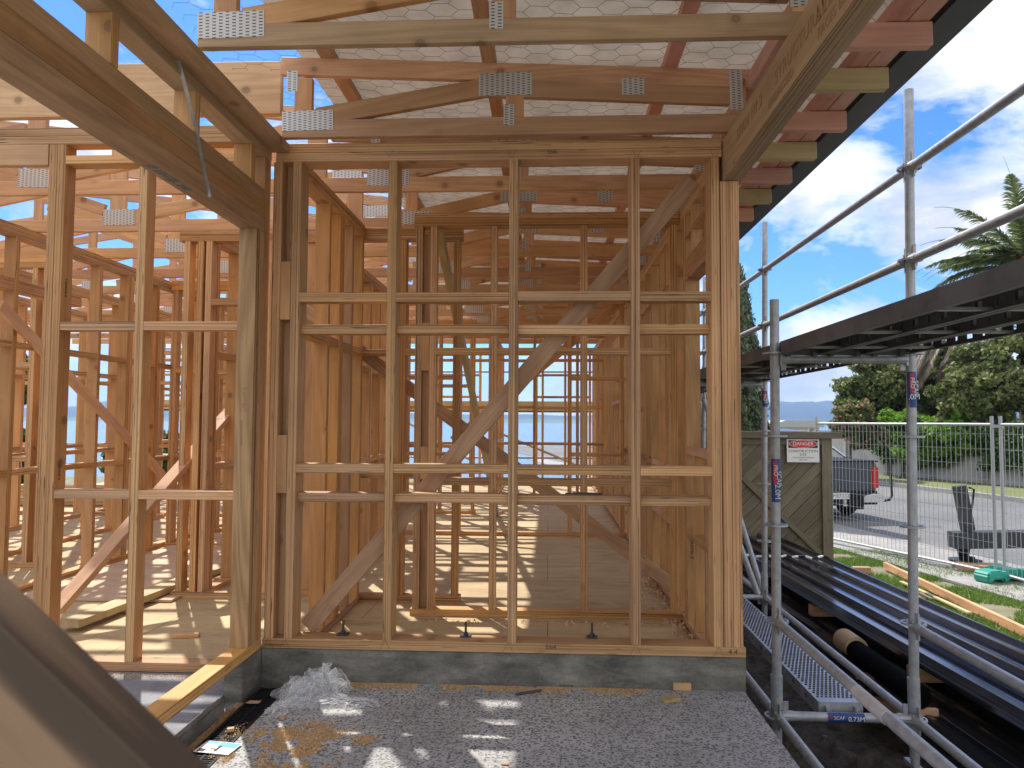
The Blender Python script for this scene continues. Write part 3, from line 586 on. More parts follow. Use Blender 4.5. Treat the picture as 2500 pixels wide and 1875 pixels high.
while y < 9.0:
    x = -1.75
    off = (cw*.75 if j % 2 else 0)
    while x < 1.28:
        xx = x+off; a = (xx+cw*.25, y); b_ = (xx+cw*.75, y); c = (xx+cw, y+ch/2); d_ = (xx+cw*1.5, y+ch/2)
        jx = lambda p: (p[0]+.006*mnoise.noise((p[0]*40, p[1]*40, 0)), p[1]+.006*mnoise.noise((p[0]*40, p[1]*40, 5)))
        hexseg(jx(a), jx(b_)); hexseg(jx(b_), jx(c)); hexseg(jx(a), jx((xx, y+ch/2)))
        x += cw*1.5
    j += 1; y += ch/2
o = mb.build('wire_netting', M['wire']); tag(o, 'hexagonal wire netting sagging beneath the pale roof underlay', 'wire netting')
# foreground blurred timber
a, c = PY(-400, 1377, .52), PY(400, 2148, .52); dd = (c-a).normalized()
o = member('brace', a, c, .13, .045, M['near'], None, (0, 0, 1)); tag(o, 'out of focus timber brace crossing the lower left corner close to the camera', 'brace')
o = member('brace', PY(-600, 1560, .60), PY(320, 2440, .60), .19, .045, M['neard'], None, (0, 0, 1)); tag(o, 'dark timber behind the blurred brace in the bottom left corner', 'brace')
# ================================================================== SCAFFOLD
XI, XO = 1.20, 1.90; SY = [1.45, 4.00, 6.65, 9.2, 11.7]
sc = thing('scaffold', 'galvanised tube scaffold standing along the right side of the house', 'scaffold', (1.55, 3.9, ZG))
PR = .0242
def tx(x, z): return x+(.0125 if x > 1.5 else .006)*(z+.4)
def standard(x, y, z0, z1, zs, jack=True):
    s_ = MB().tube([(tx(x, z0), y, z0), (tx(x, z1), y, z1)], PR, 16).build('standard', M['steel'], sc, smooth=True)
    MB().tube([(x, y, -.36), (x, y, -.19)], .0300, 16).build('collar', M['steel'], s_, smooth=True)
    xb_ = x
    for z in zs:
        mb = MB(); x = tx(xb_, z)
        n = 24; ri, ro = PR, .062; vs = []; fs = []
        for h in (-.005, .005):
            for r_ in (ri, .034, .052, ro):
                vs += [(x+r_*math.cos(2*math.pi*k/n), y+r_*math.sin(2*math.pi*k/n), z+h) for k in range(n)]
        for side in (0, 1):
            b0 = side*4*n
            for q in range(3):
                for k in range(n):
                    if q == 1 and k % 3 != 0: continue
                    fs.append((b0+q*n+k, b0+q*n+(k+1) % n, b0+(q+1)*n+(k+1) % n, b0+(q+1)*n+k))
        for k in range(n): fs.append((3*n+k, 3*n+(k+1) % n, 7*n+(k+1) % n, 7*n+k))
        mb.add(vs, fs); mb.build('rosette', M['steel'], s_)
    x = xb_
    if jack:
        mb = MB().tube([(x, y, ZG+.02), (x, y, z0)], .019, 14)
        zz = ZG+.05
        while zz < z0-.01: mb.tube([(x, y, zz), (x, y, zz+.006)], .0215, 14); zz += .012
        mb.box((x-.075, y-.075, ZG+.0), (x+.075, y+.075, ZG+.012)); mb.box((x-.02, y-.085, z0-.05), (x+.02, y+.085, z0-.03)); mb.build('base_jack', M['steel'], s_, smooth=True)
def head(parent, p, d):
    p = Vector(p); d = Vector(d).normalized(); mb = MB(); mb.tube([p+d*.026, p+d*.085], [.030, .026], 12)
    mb.bar(p+d*.045+Vector((0, 0, -.06)), p+d*.045+Vector((0, 0, .075)), .008, .026, d); mb.bar(p+d*.028+Vector((0, 0, -.035)), p+d*.028+Vector((0, 0, .035)), .045, .012, d); mb.build('wedge_head', M['steel'], parent)
def tube(name, a, c, r=PR*.98):
    a, c = Vector((tx(a[0], a[2]), a[1], a[2])), Vector((tx(c[0], c[2]), c[1], c[2])); d = (c-a).normalized()
    o = MB().tube([a+d*.05, c-d*.05], r, 16).build(name, M['steel'], sc, smooth=True); head(o, a, d); head(o, c, -d); return o
zs_all = [-.40, .09, .59, 1.06]
for y in SY:
    standard(XI, y, -.60, 1.79 if y == 3.9 else 1.79, zs_all+[1.50]); standard(XO, y, -.60, 2.93, zs_all+[1.50, 2.0, 2.5])
for a, c in zip(SY[:-1], SY[1:]):
    for z in (2.0, 2.5): tube('guard_rail', (XO, a, z), (XO, c, z))
    tube('ledger', (XI, a, -.40), (XI, c, -.40)); tube('ledger', (XO, a, -.40), (XO, c, -.40))
tube('ledger', (XI, 1.45, .09), (XI, 4.0, .09)); tube('ledger', (XO, 1.45, .075), (XO, 4.0, .075)); tube('ledger', (XO, 3.9, .07), (XO, 6.65, .07)) if False else None
for y in SY:
    tube('transom', (XI, y, -.40), (XO, y, -.40)); tube('transom', (XI, y, 1.47), (XO, y, 1.47))
tube('brace', (XO, 9.2, 1.4), (XO, 6.65, -.40)); tube('brace', (XI+.3, 7.4, -.38), (XI+.02, 6.3, .9)) if False else None
p0_, p1_ = PY(1800, 1270, 6.3), PY(1850, 1450, 6.3); MB().tube([p0_+Vector((-.25, 0, .55)), p1_], PR, 12).build('brace', M['steel'], sc, smooth=True)
def sticker(x, y, z0, z1, big, small=None):
    x = tx(x, (z0+z1)/2)
    mb = MB(); n = 14; vs = []; r_ = PR+.0006
    angs = [R(-165+150*k/(n-1)) for k in range(n)]
    for z in (z0, z1): vs += [(x+r_*math.cos(a), y+r_*math.sin(a), z) for a in angs]
    mb.add(vs, [(k, k+1, n+k+1, n+k) for k in range(n-1)]); s_ = mb.build('sticker', M['blue'], sc, smooth=True)
    L_ = z1-z0
    mb = MB(); r_ += .0005; vs = []
    angs = [R(-120+60*k/5) for k in range(6)]
    for z in (z0+L_*.42, z1-.01): vs += [(x-.004+r_*math.cos(a), y+r_*math.sin(a), z) for a in angs]
    mb.add(vs, [(k, k+1, 6+k+1, 6+k) for k in range(5)]); mb.build('sticker_band', M['red'], s_)
    yy = y-PR-.0022
    text('lettering', 'PRO', (x-.006, yy, z1-.06), .030, (0, 0, -1), (1, 0, 0), M['white'], s_); text('lettering', 'SCAF', (x+.010, yy, z1-L_*.45), .034, (0, 0, -1), (1, 0, 0), M['white'], s_)
    text('lettering', big, (x+.002, yy, z0+.055), .040, (0, 0, -1) if small is None else (1, 0, 0), (1, 0, 0) if small is None else (0, 0, 1), M['white'], s_)
sticker(XI, 4.0, PY(1880, 1225, 4.0).z, PY(1880, 1120, 4.0).z, '2.0M')
sticker(XO, 4.0, PY(2215, 995, 4.0).z, PY(2215, 908, 4.0).z, '.0M', 1)
sticker(XO, 6.65, PY(1842, 993, 6.65).z, PY(1842, 955, 6.65).z, '1M')
# transom sticker
xa, xb = PY(2022, 1747, 3.98).x, PY(2112, 1747, 3.98).x; mb = MB(); vs = []; n = 10
angs = [R(-170+140*k/(n-1)) for k in range(n)]
for x in (xa, xb): vs += [(x, 4.0+(PR+.0008)*math.cos(a_), -.40+(PR+.0008)*math.sin(a_)*-1) for a_ in [R(100+160*k/(n-1)) for k in range(n)]]
mb.add(vs, [(k, k+1, n+k+1, n+k) for k in range(n-1)]); st = mb.build('sticker', M['blue'], sc)
text('lettering', '0.73M', (xb-.045, 4.0-PR-.0025, -.40), .034, (1, 0, 0), (0, 0, 1), M['white'], st); text('lettering', 'SCAF', (xa+.055, 4.0-PR-.0025, -.395), .024, (1, 0, 0), (0, 0, 1), M['white'], st)
text('lettering', 'PRO', (xa+.015, 4.0-PR-.0025, -.395), .020, (1, 0, 0), (0, 0, 1), M['red'], st)
o = MB().tube([(XI, 2.98, .09), (XI, 2.72, .09)], PR+.0012, 16).build('tape', plain('pale_tape', (.55, .50, .47), .6, n=.2, nscale=30), sc, smooth=True)
# deck planks
def deck_plank(x0, x1, y0, y1, zt, label, mat, h=.065, bumps=False, group='scaffold deck planks'):
    t = thing('scaffold_plank', label, 'scaffold plank', ((x0+x1)/2, (y0+y1)/2, zt-h), 0, group); th = .003
    mb = MB().box((x0, y0, zt-th), (x1, y1, zt), 0).box((x0, y0, zt-h), (x1, y0+.004, zt-th-.0001)).box((x0, y1-.004, zt-h), (x1, y1, zt-th-.0001))
    if bumps:
        rows = 9; pit = (x1-x0-.03)/rows
        yy = y0+.07; r_ = 0
        while yy < y1-.05:
            for q in range(rows):
                bx = x0+.015+pit*(q+.5)+(pit*.25 if r_ % 2 else -pit*.25); l_ = .009; w_ = pit*.36
                vs = [(bx-w_, yy, zt), (bx-w_*.6, yy-l_*.7, zt), (bx+w_*.6, yy-l_*.7, zt), (bx+w_, yy, zt), (bx-w_*.7, yy, zt+.0055), (bx+w_*.7, yy, zt+.0055), (bx-w_*.7, yy+l_, zt), (bx+w_*.7, yy+l_, zt)]
                mb.add([(v[0], v[1], v[2]+.0004) for v in vs], [(4, 5, 7, 6), (0, 4, 6), (3, 7, 5)], 0); mb.add([(v[0], v[1], v[2]+.0006) for v in (vs[0], vs[1], vs[2], vs[3], vs[5], vs[4])], [(0, 1, 2, 3), (0, 3, 4, 5)], 1)
            yy += .030; r_ += 1
    mb.build('deck', [mat, M['slot']], t)
    for x, sg in ((x0, 1), (x1, -1)):
        solid = (x == x0 and label.startswith('inner'))
        m2 = MB(); a, c = (x, x+sg*.003) if sg > 0 else (x+sg*.003, x)
        m2.box((a, y0+.0045, zt-h*.30), (c, y1-.0045, zt-th-.0001)); m2.box((a, y0+.0045, zt-h), (c, y1-.0045, zt-h*.72))
        yy = y0+.0045; q = 0
        while yy < y1-.01:
            hl = .045 if q % 2 else .02; s_ = min(.075, y1-.0045-yy); m2.box((a, yy, zt-h*.72+.0001), (c, yy+s_, zt-h*.30-.0001)); yy += (.075+hl) if not solid else .0751; q += 1
        e = (x, x+sg*.022) if sg > 0 else (x+sg*.022, x); m2.box((e[0], y0+.0045, zt-h-.003), (e[1], y1-.0045, zt-h-.0001)); m2.build('flange', mat, t)
    yy = y0+.35
    while yy < y1-.2: MB().box((x0+.004, yy, zt-h+.004), (x1-.004, yy+.03, zt-h+.014)).build('stiffener', M['steel'], t); yy += .62
    for x in (x0+.03, x1-.05):
        for yy in (y0-.03, y1-.02): MB().box((x, yy, zt-h-.012), (x+.022, yy+.05, zt-h*.25)).build('hook', mat, t)
for b_, (a, c) in enumerate(zip(SY[:-1], SY[1:])):
    for i in range(3):
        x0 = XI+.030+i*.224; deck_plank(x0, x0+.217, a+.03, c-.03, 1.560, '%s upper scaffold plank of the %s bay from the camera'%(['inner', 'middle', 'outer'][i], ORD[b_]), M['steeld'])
deck_plank(1.435, 1.665, 4.06, 6.60, -.345, 'low perforated grey steel plank beside the foundation, above dark soil', M['steelp'], .07, True)
deck_plank(1.435, 1.665, 6.70, 9.15, -.345, 'farther low steel plank half hidden behind the corner post', M['steelp'], .07, True)
# ================================================================== ROOFING SHEET STACK etc
def sheet_prof(w):
    p = []; pan = w/4; x = 0
    for i in range(4):
        p += [(x, 0), (x+.012, .042), (x+.040, .042), (x+.052, 0.0), (x+pan*.42, 0), (x+pan*.42+.006, .004), (x+pan*.42+.012, 0), (x+pan*.70, 0), (x+pan*.70+.006, .004), (x+pan*.70+.012, 0)]; x += pan
    p += [(x, 0), (x+.006, .028), (x+.02, .028), (x+.026, 0)]; return p
SA = R(2.8)
smw = Matrix.Translation((2.727, 6.0, 0)) @ Matrix.Rotation(SA, 4, 'Z')
for i in range(5):
    pr = sheet_prof(.842); z = -.36-.012*i; sh = .006*(i % 2)
    mb = MB(); y0, y1 = -5.4+.03*i, 3.9-.05*i; n = len(pr)
    vs = [(p[0]-.434+sh, y0, p[1]) for p in pr]+[(p[0]-.434+sh, y1, p[1]) for p in pr]+[(p[0]-.434+sh, y0, p[1]-.004) for p in pr]+[(p[0]-.434+sh, y1, p[1]-.004) for p in pr]
    fs = [(k, k+1, n+k+1, n+k) for k in range(n-1)]+[(2*n+k, 3*n+k, 3*n+k+1, 2*n+k+1) for k in range(n-1)]+[(k, 2*n+k, 2*n+k+1, k+1) for k in range(n-1)]+[(n+k, n+k+1, 3*n+k+1, 3*n+k) for k in range(n-1)]+[(0, n, 3*n, 2*n), (n-1, 3*n-1, 4*n-1, 2*n-1)]
    mb.add(vs, fs); o = mb.build('roofing_sheet', M['roofing'], mw=smw @ Matrix.Translation((0, 0, z)))
    tag(o, 'topmost long dark ribbed roofing sheet of the stack, reflecting the sky' if i == 0 else 'dark ribbed roofing sheet lying in the stack beneath the topmost one', 'roofing sheet', 'stacked roofing sheets')
for i, y in enumerate((-4.2, -2.6, -1.0, .6, 2.2)):
    for lv, z in enumerate((-.485, -.695)):
        mw_ = smw
        a = smw @ Vector((-.66 if lv else -.43, y, z)); c = smw @ Vector((.46, y, z)); o = member('bearer', a, c, .09, .09, M['pinep'], None, (0, 0, 1), .003)
        tag(o, 'timber bearer under the roofing sheets, %s %s row'%(ORD[4-i].replace('nearest', 'first')+' from the gate in the', 'upper' if lv == 0 else 'lower'), 'bearer', 'timber bearers')
for i in range(3):
    pr = sheet_prof(.86); z = -.60-.016*i; n = len(pr); y0, y1 = -5.3, 3.5-.1*i; xo = -.62+.01*i; mb = MB()
    vs = [(p[0]+xo, y0, p[1]) for p in pr]+[(p[0]+xo, y1, p[1]) for p in pr]+[(p[0]+xo, y0, p[1]-.004) for p in pr]+[(p[0]+xo, y1, p[1]-.004) for p in pr]
    fs = [(k, k+1, n+k+1, n+k) for k in range(n-1)]+[(2*n+k, 3*n+k, 3*n+k+1, 2*n+k+1) for k in range(n-1)]+[(0, n, 3*n, 2*n), (n-1, 3*n-1, 4*n-1, 2*n-1)]
    mb.add(vs, fs); o = mb.build('roofing_sheet', M['roofing'], mw=smw @ Matrix.Translation((0, 0, z)))
    tag(o, 'black ribbed sheet of the lower stack lying beneath the main roofing stack, towards the house', 'roofing sheet', 'lower stack of black sheets')
for (xx, zz, ya, yb, rr_, lb) in ((2.15, -.44, 4.35, 5.55, .080, 'thick black roll with a tan cardboard wrap on its far end beside the roofing stack'),):
    t = thing('wrapped_roll', lb, 'roll', (xx, yb, zz-rr_))
    MB().tube([(xx, ya+.12, zz-.015), (xx, yb-.12, zz-.015)], rr_*.9, 20).build('roll', plain('matt_black_wrap', (.004, .004, .004), .95, spec=.05), t, smooth=True)
    MB().tube([(xx, yb-.22, zz), (xx, yb, zz)], rr_, 20).build('end_wrap', M['card'], t, smooth=True)
for i, (x, y) in enumerate(((2.14, 4.5), (2.15, 5.1))): o = member('bearer', (x-.10, y, -.548), (x+.13, y, -.548), .04, .03, M['pine'], None, (0, 0, 1)); tag(o, 'short timber packer under the black roll, %s end'%('near' if i == 0 else 'far'), 'packer')
# striped rope on sheets
mb = MB(); pts = [(2.1+.9*k/14, 8.1+.03*math.sin(k), -.30+.012*math.sin(k*2.1)) for k in range(15)]
for k in range(14): mb.tube([pts[k], pts[k+1]], .012, 8, k % 2)
o = mb.build('rope', [M['white'], M['black']]); tag(o, 'black and white rope tied over the far end of the roofing sheets', 'rope')
# ================================================================== GATE, SIGN, FENCE
YG = 10.0
g = thing('timber_gate', 'weathered olive timber gate of diagonal boards with a danger sign', 'gate', (2.9, YG, ZG))
gx0, gx1, gz0, gz1 = 1.9, sx(2030, YG, 1200), ZG+.03, .93
bx0, bx1 = gx0+.1, gx1-.13
mb = MB(); sp_ = .135
# diagonal boards clipped to the panel rectangle
def clip(poly, x0, x1, z0, z1):
    def cl(p, ins, inter):
        out_ = []
        for i in range(len(p)):
            a, c = p[i-1], p[i]
            if ins(c):
                if not ins(a): out_.append(inter(a, c))
                out_.append(c)
            elif ins(a): out_.append(inter(a, c))
        return out_
    for ax, v, sg in ((0, x0, 1), (0, x1, -1), (1, z0, 1), (1, z1, -1)):
        if not poly: return poly
        def inter(a, c): t = (v-a[ax])/(c[ax]-a[ax]); return (a[0]+(c[0]-a[0])*t, a[1]+(c[1]-a[1])*t)
        poly = cl(poly, lambda q: (q[ax]-v)*sg >= 0, inter)
    return poly
k = -3.2
bi = 0
while k < 3.2:
    ln = 4; a = (bx0+k, gz0-1); w_ = sp_*1.414-.008
    poly = [(a[0], a[1]), (a[0]+w_, a[1]), (a[0]+w_+ln, a[1]+ln), (a[0]+ln, a[1]+ln)]
    poly = clip(poly, bx0, bx1, gz0, gz1-.05)
    if len(poly) > 2:
        cxp = sum(p[0] for p in poly)/len(poly); czp = sum(p[1] for p in poly)/len(poly)
        rot = Matrix.Translation((cxp, YG, czp)) @ Matrix.Rotation(R(-45), 4, 'Y'); inv = rot.inverted()
        m2 = MB(); m2.prism(poly, YG+.002*(bi % 2), YG+.02); m2.v = [tuple(inv @ Vector(v)) for v in m2.v]; m2.build('board', M['gate'], g, mw=rot)
    k += sp_*1.414; bi += 1
MB().box((bx0, YG+.0225, gz0), (bx1, YG+.026, gz1-.05)).build('backing', M['gate'], g)
member('stile', (gx1-.065, YG-.01, ZG), (gx1-.065, YG-.01, gz1), .13, .06, M['gate'], g, (1, 0, 0))
member('rail', (gx0, YG-.008, gz1-.045), (gx1-.131, YG-.008, gz1-.045), .09, .05, M['gate'], g, (0, 0, 1))
member('cap', (gx0, YG-.01, gz1+.045), (gx1+.12, YG-.01, gz1+.035), .14, .085, M['gate'], g, (0, 1, 0))
p1_, p2_ = PY(1812, 1165, YG-.02), PY(2004, 1352, YG-.02); member('diagonal_rail', p1_, p2_, .07, .03, M['gate'], g, (0, 0, 1))
a, c = PY(1921, 1072, YG-.05), PY(2001, 1129, YG-.05); cx_, cz_ = (a.x+c.x)/2, (a.z+c.z)/2; W_, H_ = c.x-a.x, a.z-c.z; ysg = YG-.045
sg = thing('danger_sign', 'white danger construction site sign fixed to the timber gate', 'sign', (cx_, ysg, cz_))
MB().box((cx_-W_/2, ysg, cz_-H_/2), (cx_+W_/2, ysg+.006, cz_+H_/2)).build('sign_board', M['white'], sg, bevel=.002)
MB().box((cx_-W_/2+.02, ysg-.0015, cz_+H_*.12), (cx_+W_/2-.02, ysg-.0003, cz_+H_/2-.015)).build('black_band', M['ink'], sg)
def disc(cx, cz, rx, rz_, y, name, mat, par): MB().prism([(cx+rx*math.cos(2*math.pi*k/40), cz+rz_*math.sin(2*math.pi*k/40)) for k in range(40)], y-.0008, y).build(name, mat, par)
zc_ = cz_+H_*.30; disc(cx_, zc_, W_*.44, H_*.165, ysg-.0018, 'oval_border', M['white'], sg); disc(cx_, zc_, W_*.425, H_*.15, ysg-.003, 'red_oval', M['red'], sg)
text('lettering', 'DANGER', (cx_, ysg-.0045, zc_), H_*.22, (1, 0, 0), (0, 0, 1), M['white'], sg, ext=.0005)
for s_, zz, hh in (('CONSTRUCTION', -.02, .155), ('SITE', -.17, .15), ('UNAUTHORISED PERSONS', -.30, .075), ('KEEP OUT', -.40, .075)):
    text('lettering', s_, (cx_, ysg-.0008, cz_+zz*H_), H_*hh, (1, 0, 0), (0, 0, 1), M['ink'], sg, sp=1.05)
# temporary fence
def fence(a, c, label):
    a, c = Vector(a), Vector(c); d = (c-a); l = d.length; ang = math.atan2(d.y, d.x)
    t = thing('temporary_fence', label, 'fence', a, ang, 'temporary mesh fence panels'); mw = t.matrix_world
    def TB(name, pts, r_, n=10): MB().tube(pts, r_, n).build(name, M['tarnish'], t, smooth=True, mw=mw)
    zt = 1.12-ZG
    TB('post', [(0, 0, .02), (0, 0, zt+.11)], .021); TB('post', [(l, 0, .02), (l, 0, zt+.11)], .021)
    TB('top_rail', [(.02, 0, zt-.0), (l-.02, 0, zt)], .019); TB('bottom_rail', [(.02, 0, .10), (l-.02, 0, .10)], .019)
    mb = MB(); x = .06
    while x < l-.03: mb.tube([(x, 0, .1), (x, 0, zt)], .0031, 4, cap=False); x += .075
    for i, z in enumerate([.28+.20*k for k in range(9)]): mb.tube([(.02, .004, z), (l-.02, .004, z)], .0031, 4, cap=False)
    mb.build('mesh', M['tarnish'], t, mw=mw); return t
fa = PZ(1998, 1322, ZG); fa = Vector((fa.x, fa.y, ZG)); fc = PZ(2432, 1418, ZG); fc = Vector((fc.x, fc.y, ZG))
fence(fa, fc, 'temporary mesh fence panel between the timber gate and the green feet')
fd = (fc-fa).normalized(); fe = fc+fd*.12; fg = PZ(2700, 1495, ZG); ff = fe+(fg-fe).normalized()*2.4
fence(fe, Vector((ff.x, ff.y, ZG)), 'temporary mesh fence panel running out of the photograph at the right')
o = MB().box((-.12, -.02, 1.96), (.03, .02, 2.0)).build('fence_clamp', M['tarnish'], mw=Matrix.Translation(fe) @ Matrix.Rotation(math.atan2(fd.y, fd.x), 4, 'Z')); tag(o, 'steel clamp joining the tops of two mesh fence panels', 'clamp')
for i, (p, ang) in enumerate(((fc+Vector((-.02, -.10, 0)), 20), (fe+Vector((.17, .10, 0)), -50))):
    prof = [(-.30, 0), (-.24, 0), (-.20, .04), (-.06, .04), (-.03, 0), (.03, 0), (.06, .04), (.20, .04), (.24, 0), (.30, 0), (.31, .10), (.27, .15), (.08, .15), (.07, .13), (-.07, .13), (-.08, .15), (-.27, .15), (-.31, .10)]
    o = MB().prism(prof, -.11, .11).build('barrier_weight', M['teal'], bevel=.018, smooth=True, mw=Matrix.Translation((p.x, p.y, ZG+.02)) @ Matrix.Rotation(R(ang), 4, 'Z'))
    tag(o, 'green plastic fence foot '+('in front, under the long mesh panel' if i == 0 else 'behind, turned away beside the other foot'), 'fence weight', 'green fence feet')
# ================================================================== UTE
ute = thing('pickup_truck', 'dark grey pickup truck parked on the road, seen from behind beyond the gate', 'pickup truck', (5.95, 15.6, -.875), R(11)); UM = ute.matrix_world
paint = plain('charcoal_paint', (.05, .06, .08), .28, .3); glass = plain('dark_glass', (.01, .012, .014), .25, spec=.2); chrome = plain('chrome', (.7, .7, .7), .2, .9); rub = plain('tyre_rubber', (.012, .012, .012), .8)
def U(mb, n, mt, par=ute, **k): return mb.build(n, mt, par, mw=UM, **k)
U(MB().prism([(-.90, .56), (.90, .56), (.935, .80), (.93, 1.10), (.90, 1.20), (-.90, 1.20), (-.93, 1.10), (-.935, .80)], .03, 2.0), 'tray_body', paint, smooth=True, bevel=.02)
U(MB().prism([(-.93, .50), (.93, .50), (.95, .9), (.93, 1.15), (-.93, 1.15), (-.95, .9)], 2.003, 5.2), 'cab_body', paint, smooth=True, bevel=.03)
U(MB().prism([(-.72, 0), (.72, 0), (.745, .12), (.72, .46), (-.72, .46), (-.745, .12)], -.012, .028).box((-.30, -.02, .40), (.30, -.0125, .415)), 'tailgate', paint, smooth=True, bevel=.006, ) if False else None
tg = U(MB().box((-.76, -.012, .61), (.76, .028, 1.195)), 'tailgate', paint, smooth=True, bevel=.012)
U(MB().box((.10, -.018, .70), (.72, -.0125, .98)).box((-.72, -.018, .70), (-.10, -.0125, .98)), 'pressing', paint, tg, bevel=.004)
U(MB().box((-.18, -.03, 1.02), (.18, -.0122, 1.13)), 'handle_recess', M['black'], tg, bevel=.01); U(MB().box((-.10, -.042, 1.045), (.10, -.0305, 1.10)), 'handle', chrome, tg, bevel=.006)
disc_ = MB().prism([(.0+.06*math.cos(2*math.pi*k/24), .89+.05*math.sin(2*math.pi*k/24)) for k in range(24)], -.024, -.0185); U(disc_, 'badge', M['black'], tg)
U(MB().box((-.94, -.005, 1.197), (.94, 1.98, 1.225)), 'tonneau_cover', M['black'], bevel=.006)
for s_ in (-1, 1):
    a, c = sorted((s_*.785, s_*.935)); tl = U(MB().box((a, -.02, .66), (c, .10, 1.09)), 'tail_light', plain('lamp_red', (.50, .02, .02), .2), bevel=.012); U(MB().box((a+.03, -.026, .71), (c-.02, -.0205, .83)), 'reverse_lamp', M['white'], tl, bevel=.003)
    a, c = sorted((s_*.50, s_*.97)); U(MB().prism([(a, .38), (c, .38), (c, .54), ((a+c)/2, .56), (a+.03 if s_ > 0 else a, .52)], -.16, .02), 'bumper_corner', chrome, bevel=.02, smooth=True)
U(MB().box((-.5, -.14, .32), (.5, .02, .45)).box((-.90, -.02, .32), (.90, .03, .60)), 'bumper', M['black'], bevel=.01)
np_ = U(MB().box((-.18, -.152, .455), (.18, -.146, .58)).box((-.22, -.145, .45), (.22, -.02, .60), 1), 'number_plate', [M['white'], M['black']]); text('lettering', 'MET232', UM @ Vector((0, -.1535, .517)), .105, UM.to_3x3() @ Vector((1, 0, 0)), (0, 0, 1), M['ink'], np_)
U(MB().tube([(-.02, -.30, .38), (-.02, -.30, .46)], .028, 12).box((-.06, -.33, .33), (.02, .0, .37)), 'tow_bar', chrome)
cabp = [(2.05, 1.15), (2.25, 1.80), (3.3, 1.86), (4.35, 1.15)]
mb = MB(); vs = []
for yy, zz in cabp:
    wx = .90 if zz < 1.3 else .70; vs += [(-wx, yy, zz), (wx, yy, zz)]
mb.add(vs, [(0, 2, 3, 1), (2, 4, 5, 3), (4, 6, 7, 5), (0, 1, 7, 6), (0, 6, 4, 2), (1, 3, 5, 7)]); cb = U(mb, 'cabin', paint, smooth=False, bevel=.03)
U(MB().add([(-.72, 2.12, 1.26), (.72, 2.12, 1.26), (.60, 2.325, 1.66), (-.60, 2.325, 1.66)], [(0, 1, 2, 3)]), 'rear_window', glass, cb); 
for s_ in (-1, 1): U(MB().add([(s_*.895, 2.25, 1.22), (s_*.895, 4.0, 1.22), (s_*.725, 3.3, 1.70), (s_*.725, 2.45, 1.66)], [(0, 1, 2, 3)]), 'side_window', glass, cb)
U(MB().tube([(-.66, 1.95, 1.74), (.66, 1.95, 1.74)], .035, 12).tube([(.66, 1.95, 1.74), (.86, 1.0, 1.24)], .035, 12).tube([(-.66, 1.95, 1.74), (-.86, 1.0, 1.24)], .035, 12), 'sports_bar', chrome, smooth=True)
for s_ in (-1, 1):
    for yy in (.95, 4.2):
        pr_ = [(0, .24), (.05, .30), (.08, .375), (.12, .385), (.17, .385), (.21, .375), (.24, .30), (.25, .24)]; mb = MB(); n = 28; vs = []
        for q, r_ in pr_: vs += [(s_*(.66+q), yy+r_*math.cos(2*math.pi*k/n), .385+r_*math.sin(2*math.pi*k/n)) for k in range(n)]
        mb.add(vs, [(i*n+k, i*n+(k+1) % n, (i+1)*n+(k+1) % n, (i+1)*n+k) for i in range(len(pr_)-1) for k in range(n)]); wl = U(mb, 'wheel', rub, smooth=True)
        U(MB().tube([(s_*.70, yy, .385), (s_*.88, yy, .385)], .24, 24), 'rim', M['steel'], wl, smooth=True)
    a, c = sorted((s_*.62, s_*.93)); U(MB().box((a, .50, .16), (c, .52, .50)), 'mud_flap', rub)
U(MB().tube([(1.18, -.05, 1.0), (1.20, -.05, .50), (1.15, -.05, .42), (1.02, -.05, .40), (.80, -.03, .40)], .025, 10).tube([(1.18, -.05, 1.0), (1.18, -.05, 1.40), (.98, .3, 1.98), (.10, .3, 2.0)], .025, 10), 'rack_hoop', M['black'], smooth=True)
# crane outrigger leg
og = thing('crane_outrigger', 'dark crane outrigger leg with round foot standing on the road behind the fence', 'outrigger leg', (6.2, 10.7, -.86), R(-8))
YO = 10.75
def ob(mb, n, mt, **k): return mb.build(n, mt, og, **k)
xa = sx(2335, YO, 1230)
pl_ = plain('outrigger_paint', (.035, .04, .045), .5, n=.3, nscale=8)
a = PY(2342, 1186, YO); c = PY(2363, 1295, YO); ob(MB().bar(a, c, .15, .13, (0, 1, 0)), 'leg_tube', pl_, bevel=.008)
a = PY(2322, 1318, YO); ob(MB().bar((a.x, YO, a.z), (a.x+1.6, YO-.1, a.z+.06), .24, .22, (0, 0, 1)), 'beam', pl_, bevel=.006)
a = PY(2352, 1340, YO); ob(MB().tube([(a.x, YO, a.z+.02), (a.x, YO, a.z-.18)], [.085, .055], 14).tube([(a.x+.02, YO-.05, a.z-.10), (a.x+.02, YO-.05, a.z-.14)], .10, 12), 'ram', M['black'])
zp = PY(2355, 1368, YO).z; ob(MB().tube([(a.x+.02, YO, zp-.01), (a.x+.02, YO, zp+.012)], .21, 28), 'foot_pad', pl_)
ob(MB().tube([PY(2365, 1190, YO-.05), PY(2378, 1195, YO-.06), PY(2374, 1230, YO-.06), PY(2368, 1260, YO-.05), PY(2372, 1292, YO-.04)], .014, 8), 'hose', M['black'], smooth=True)
o = member('timber_pad', (a.x-.20, YO-.25, -.82), (a.x+.35, YO-.35, -.82), .3, .08, M['brace'], None, (0, 1, 0)); tag(o, 'thick timber pad lying on the road under the crane outrigger foot', 'timber pad')
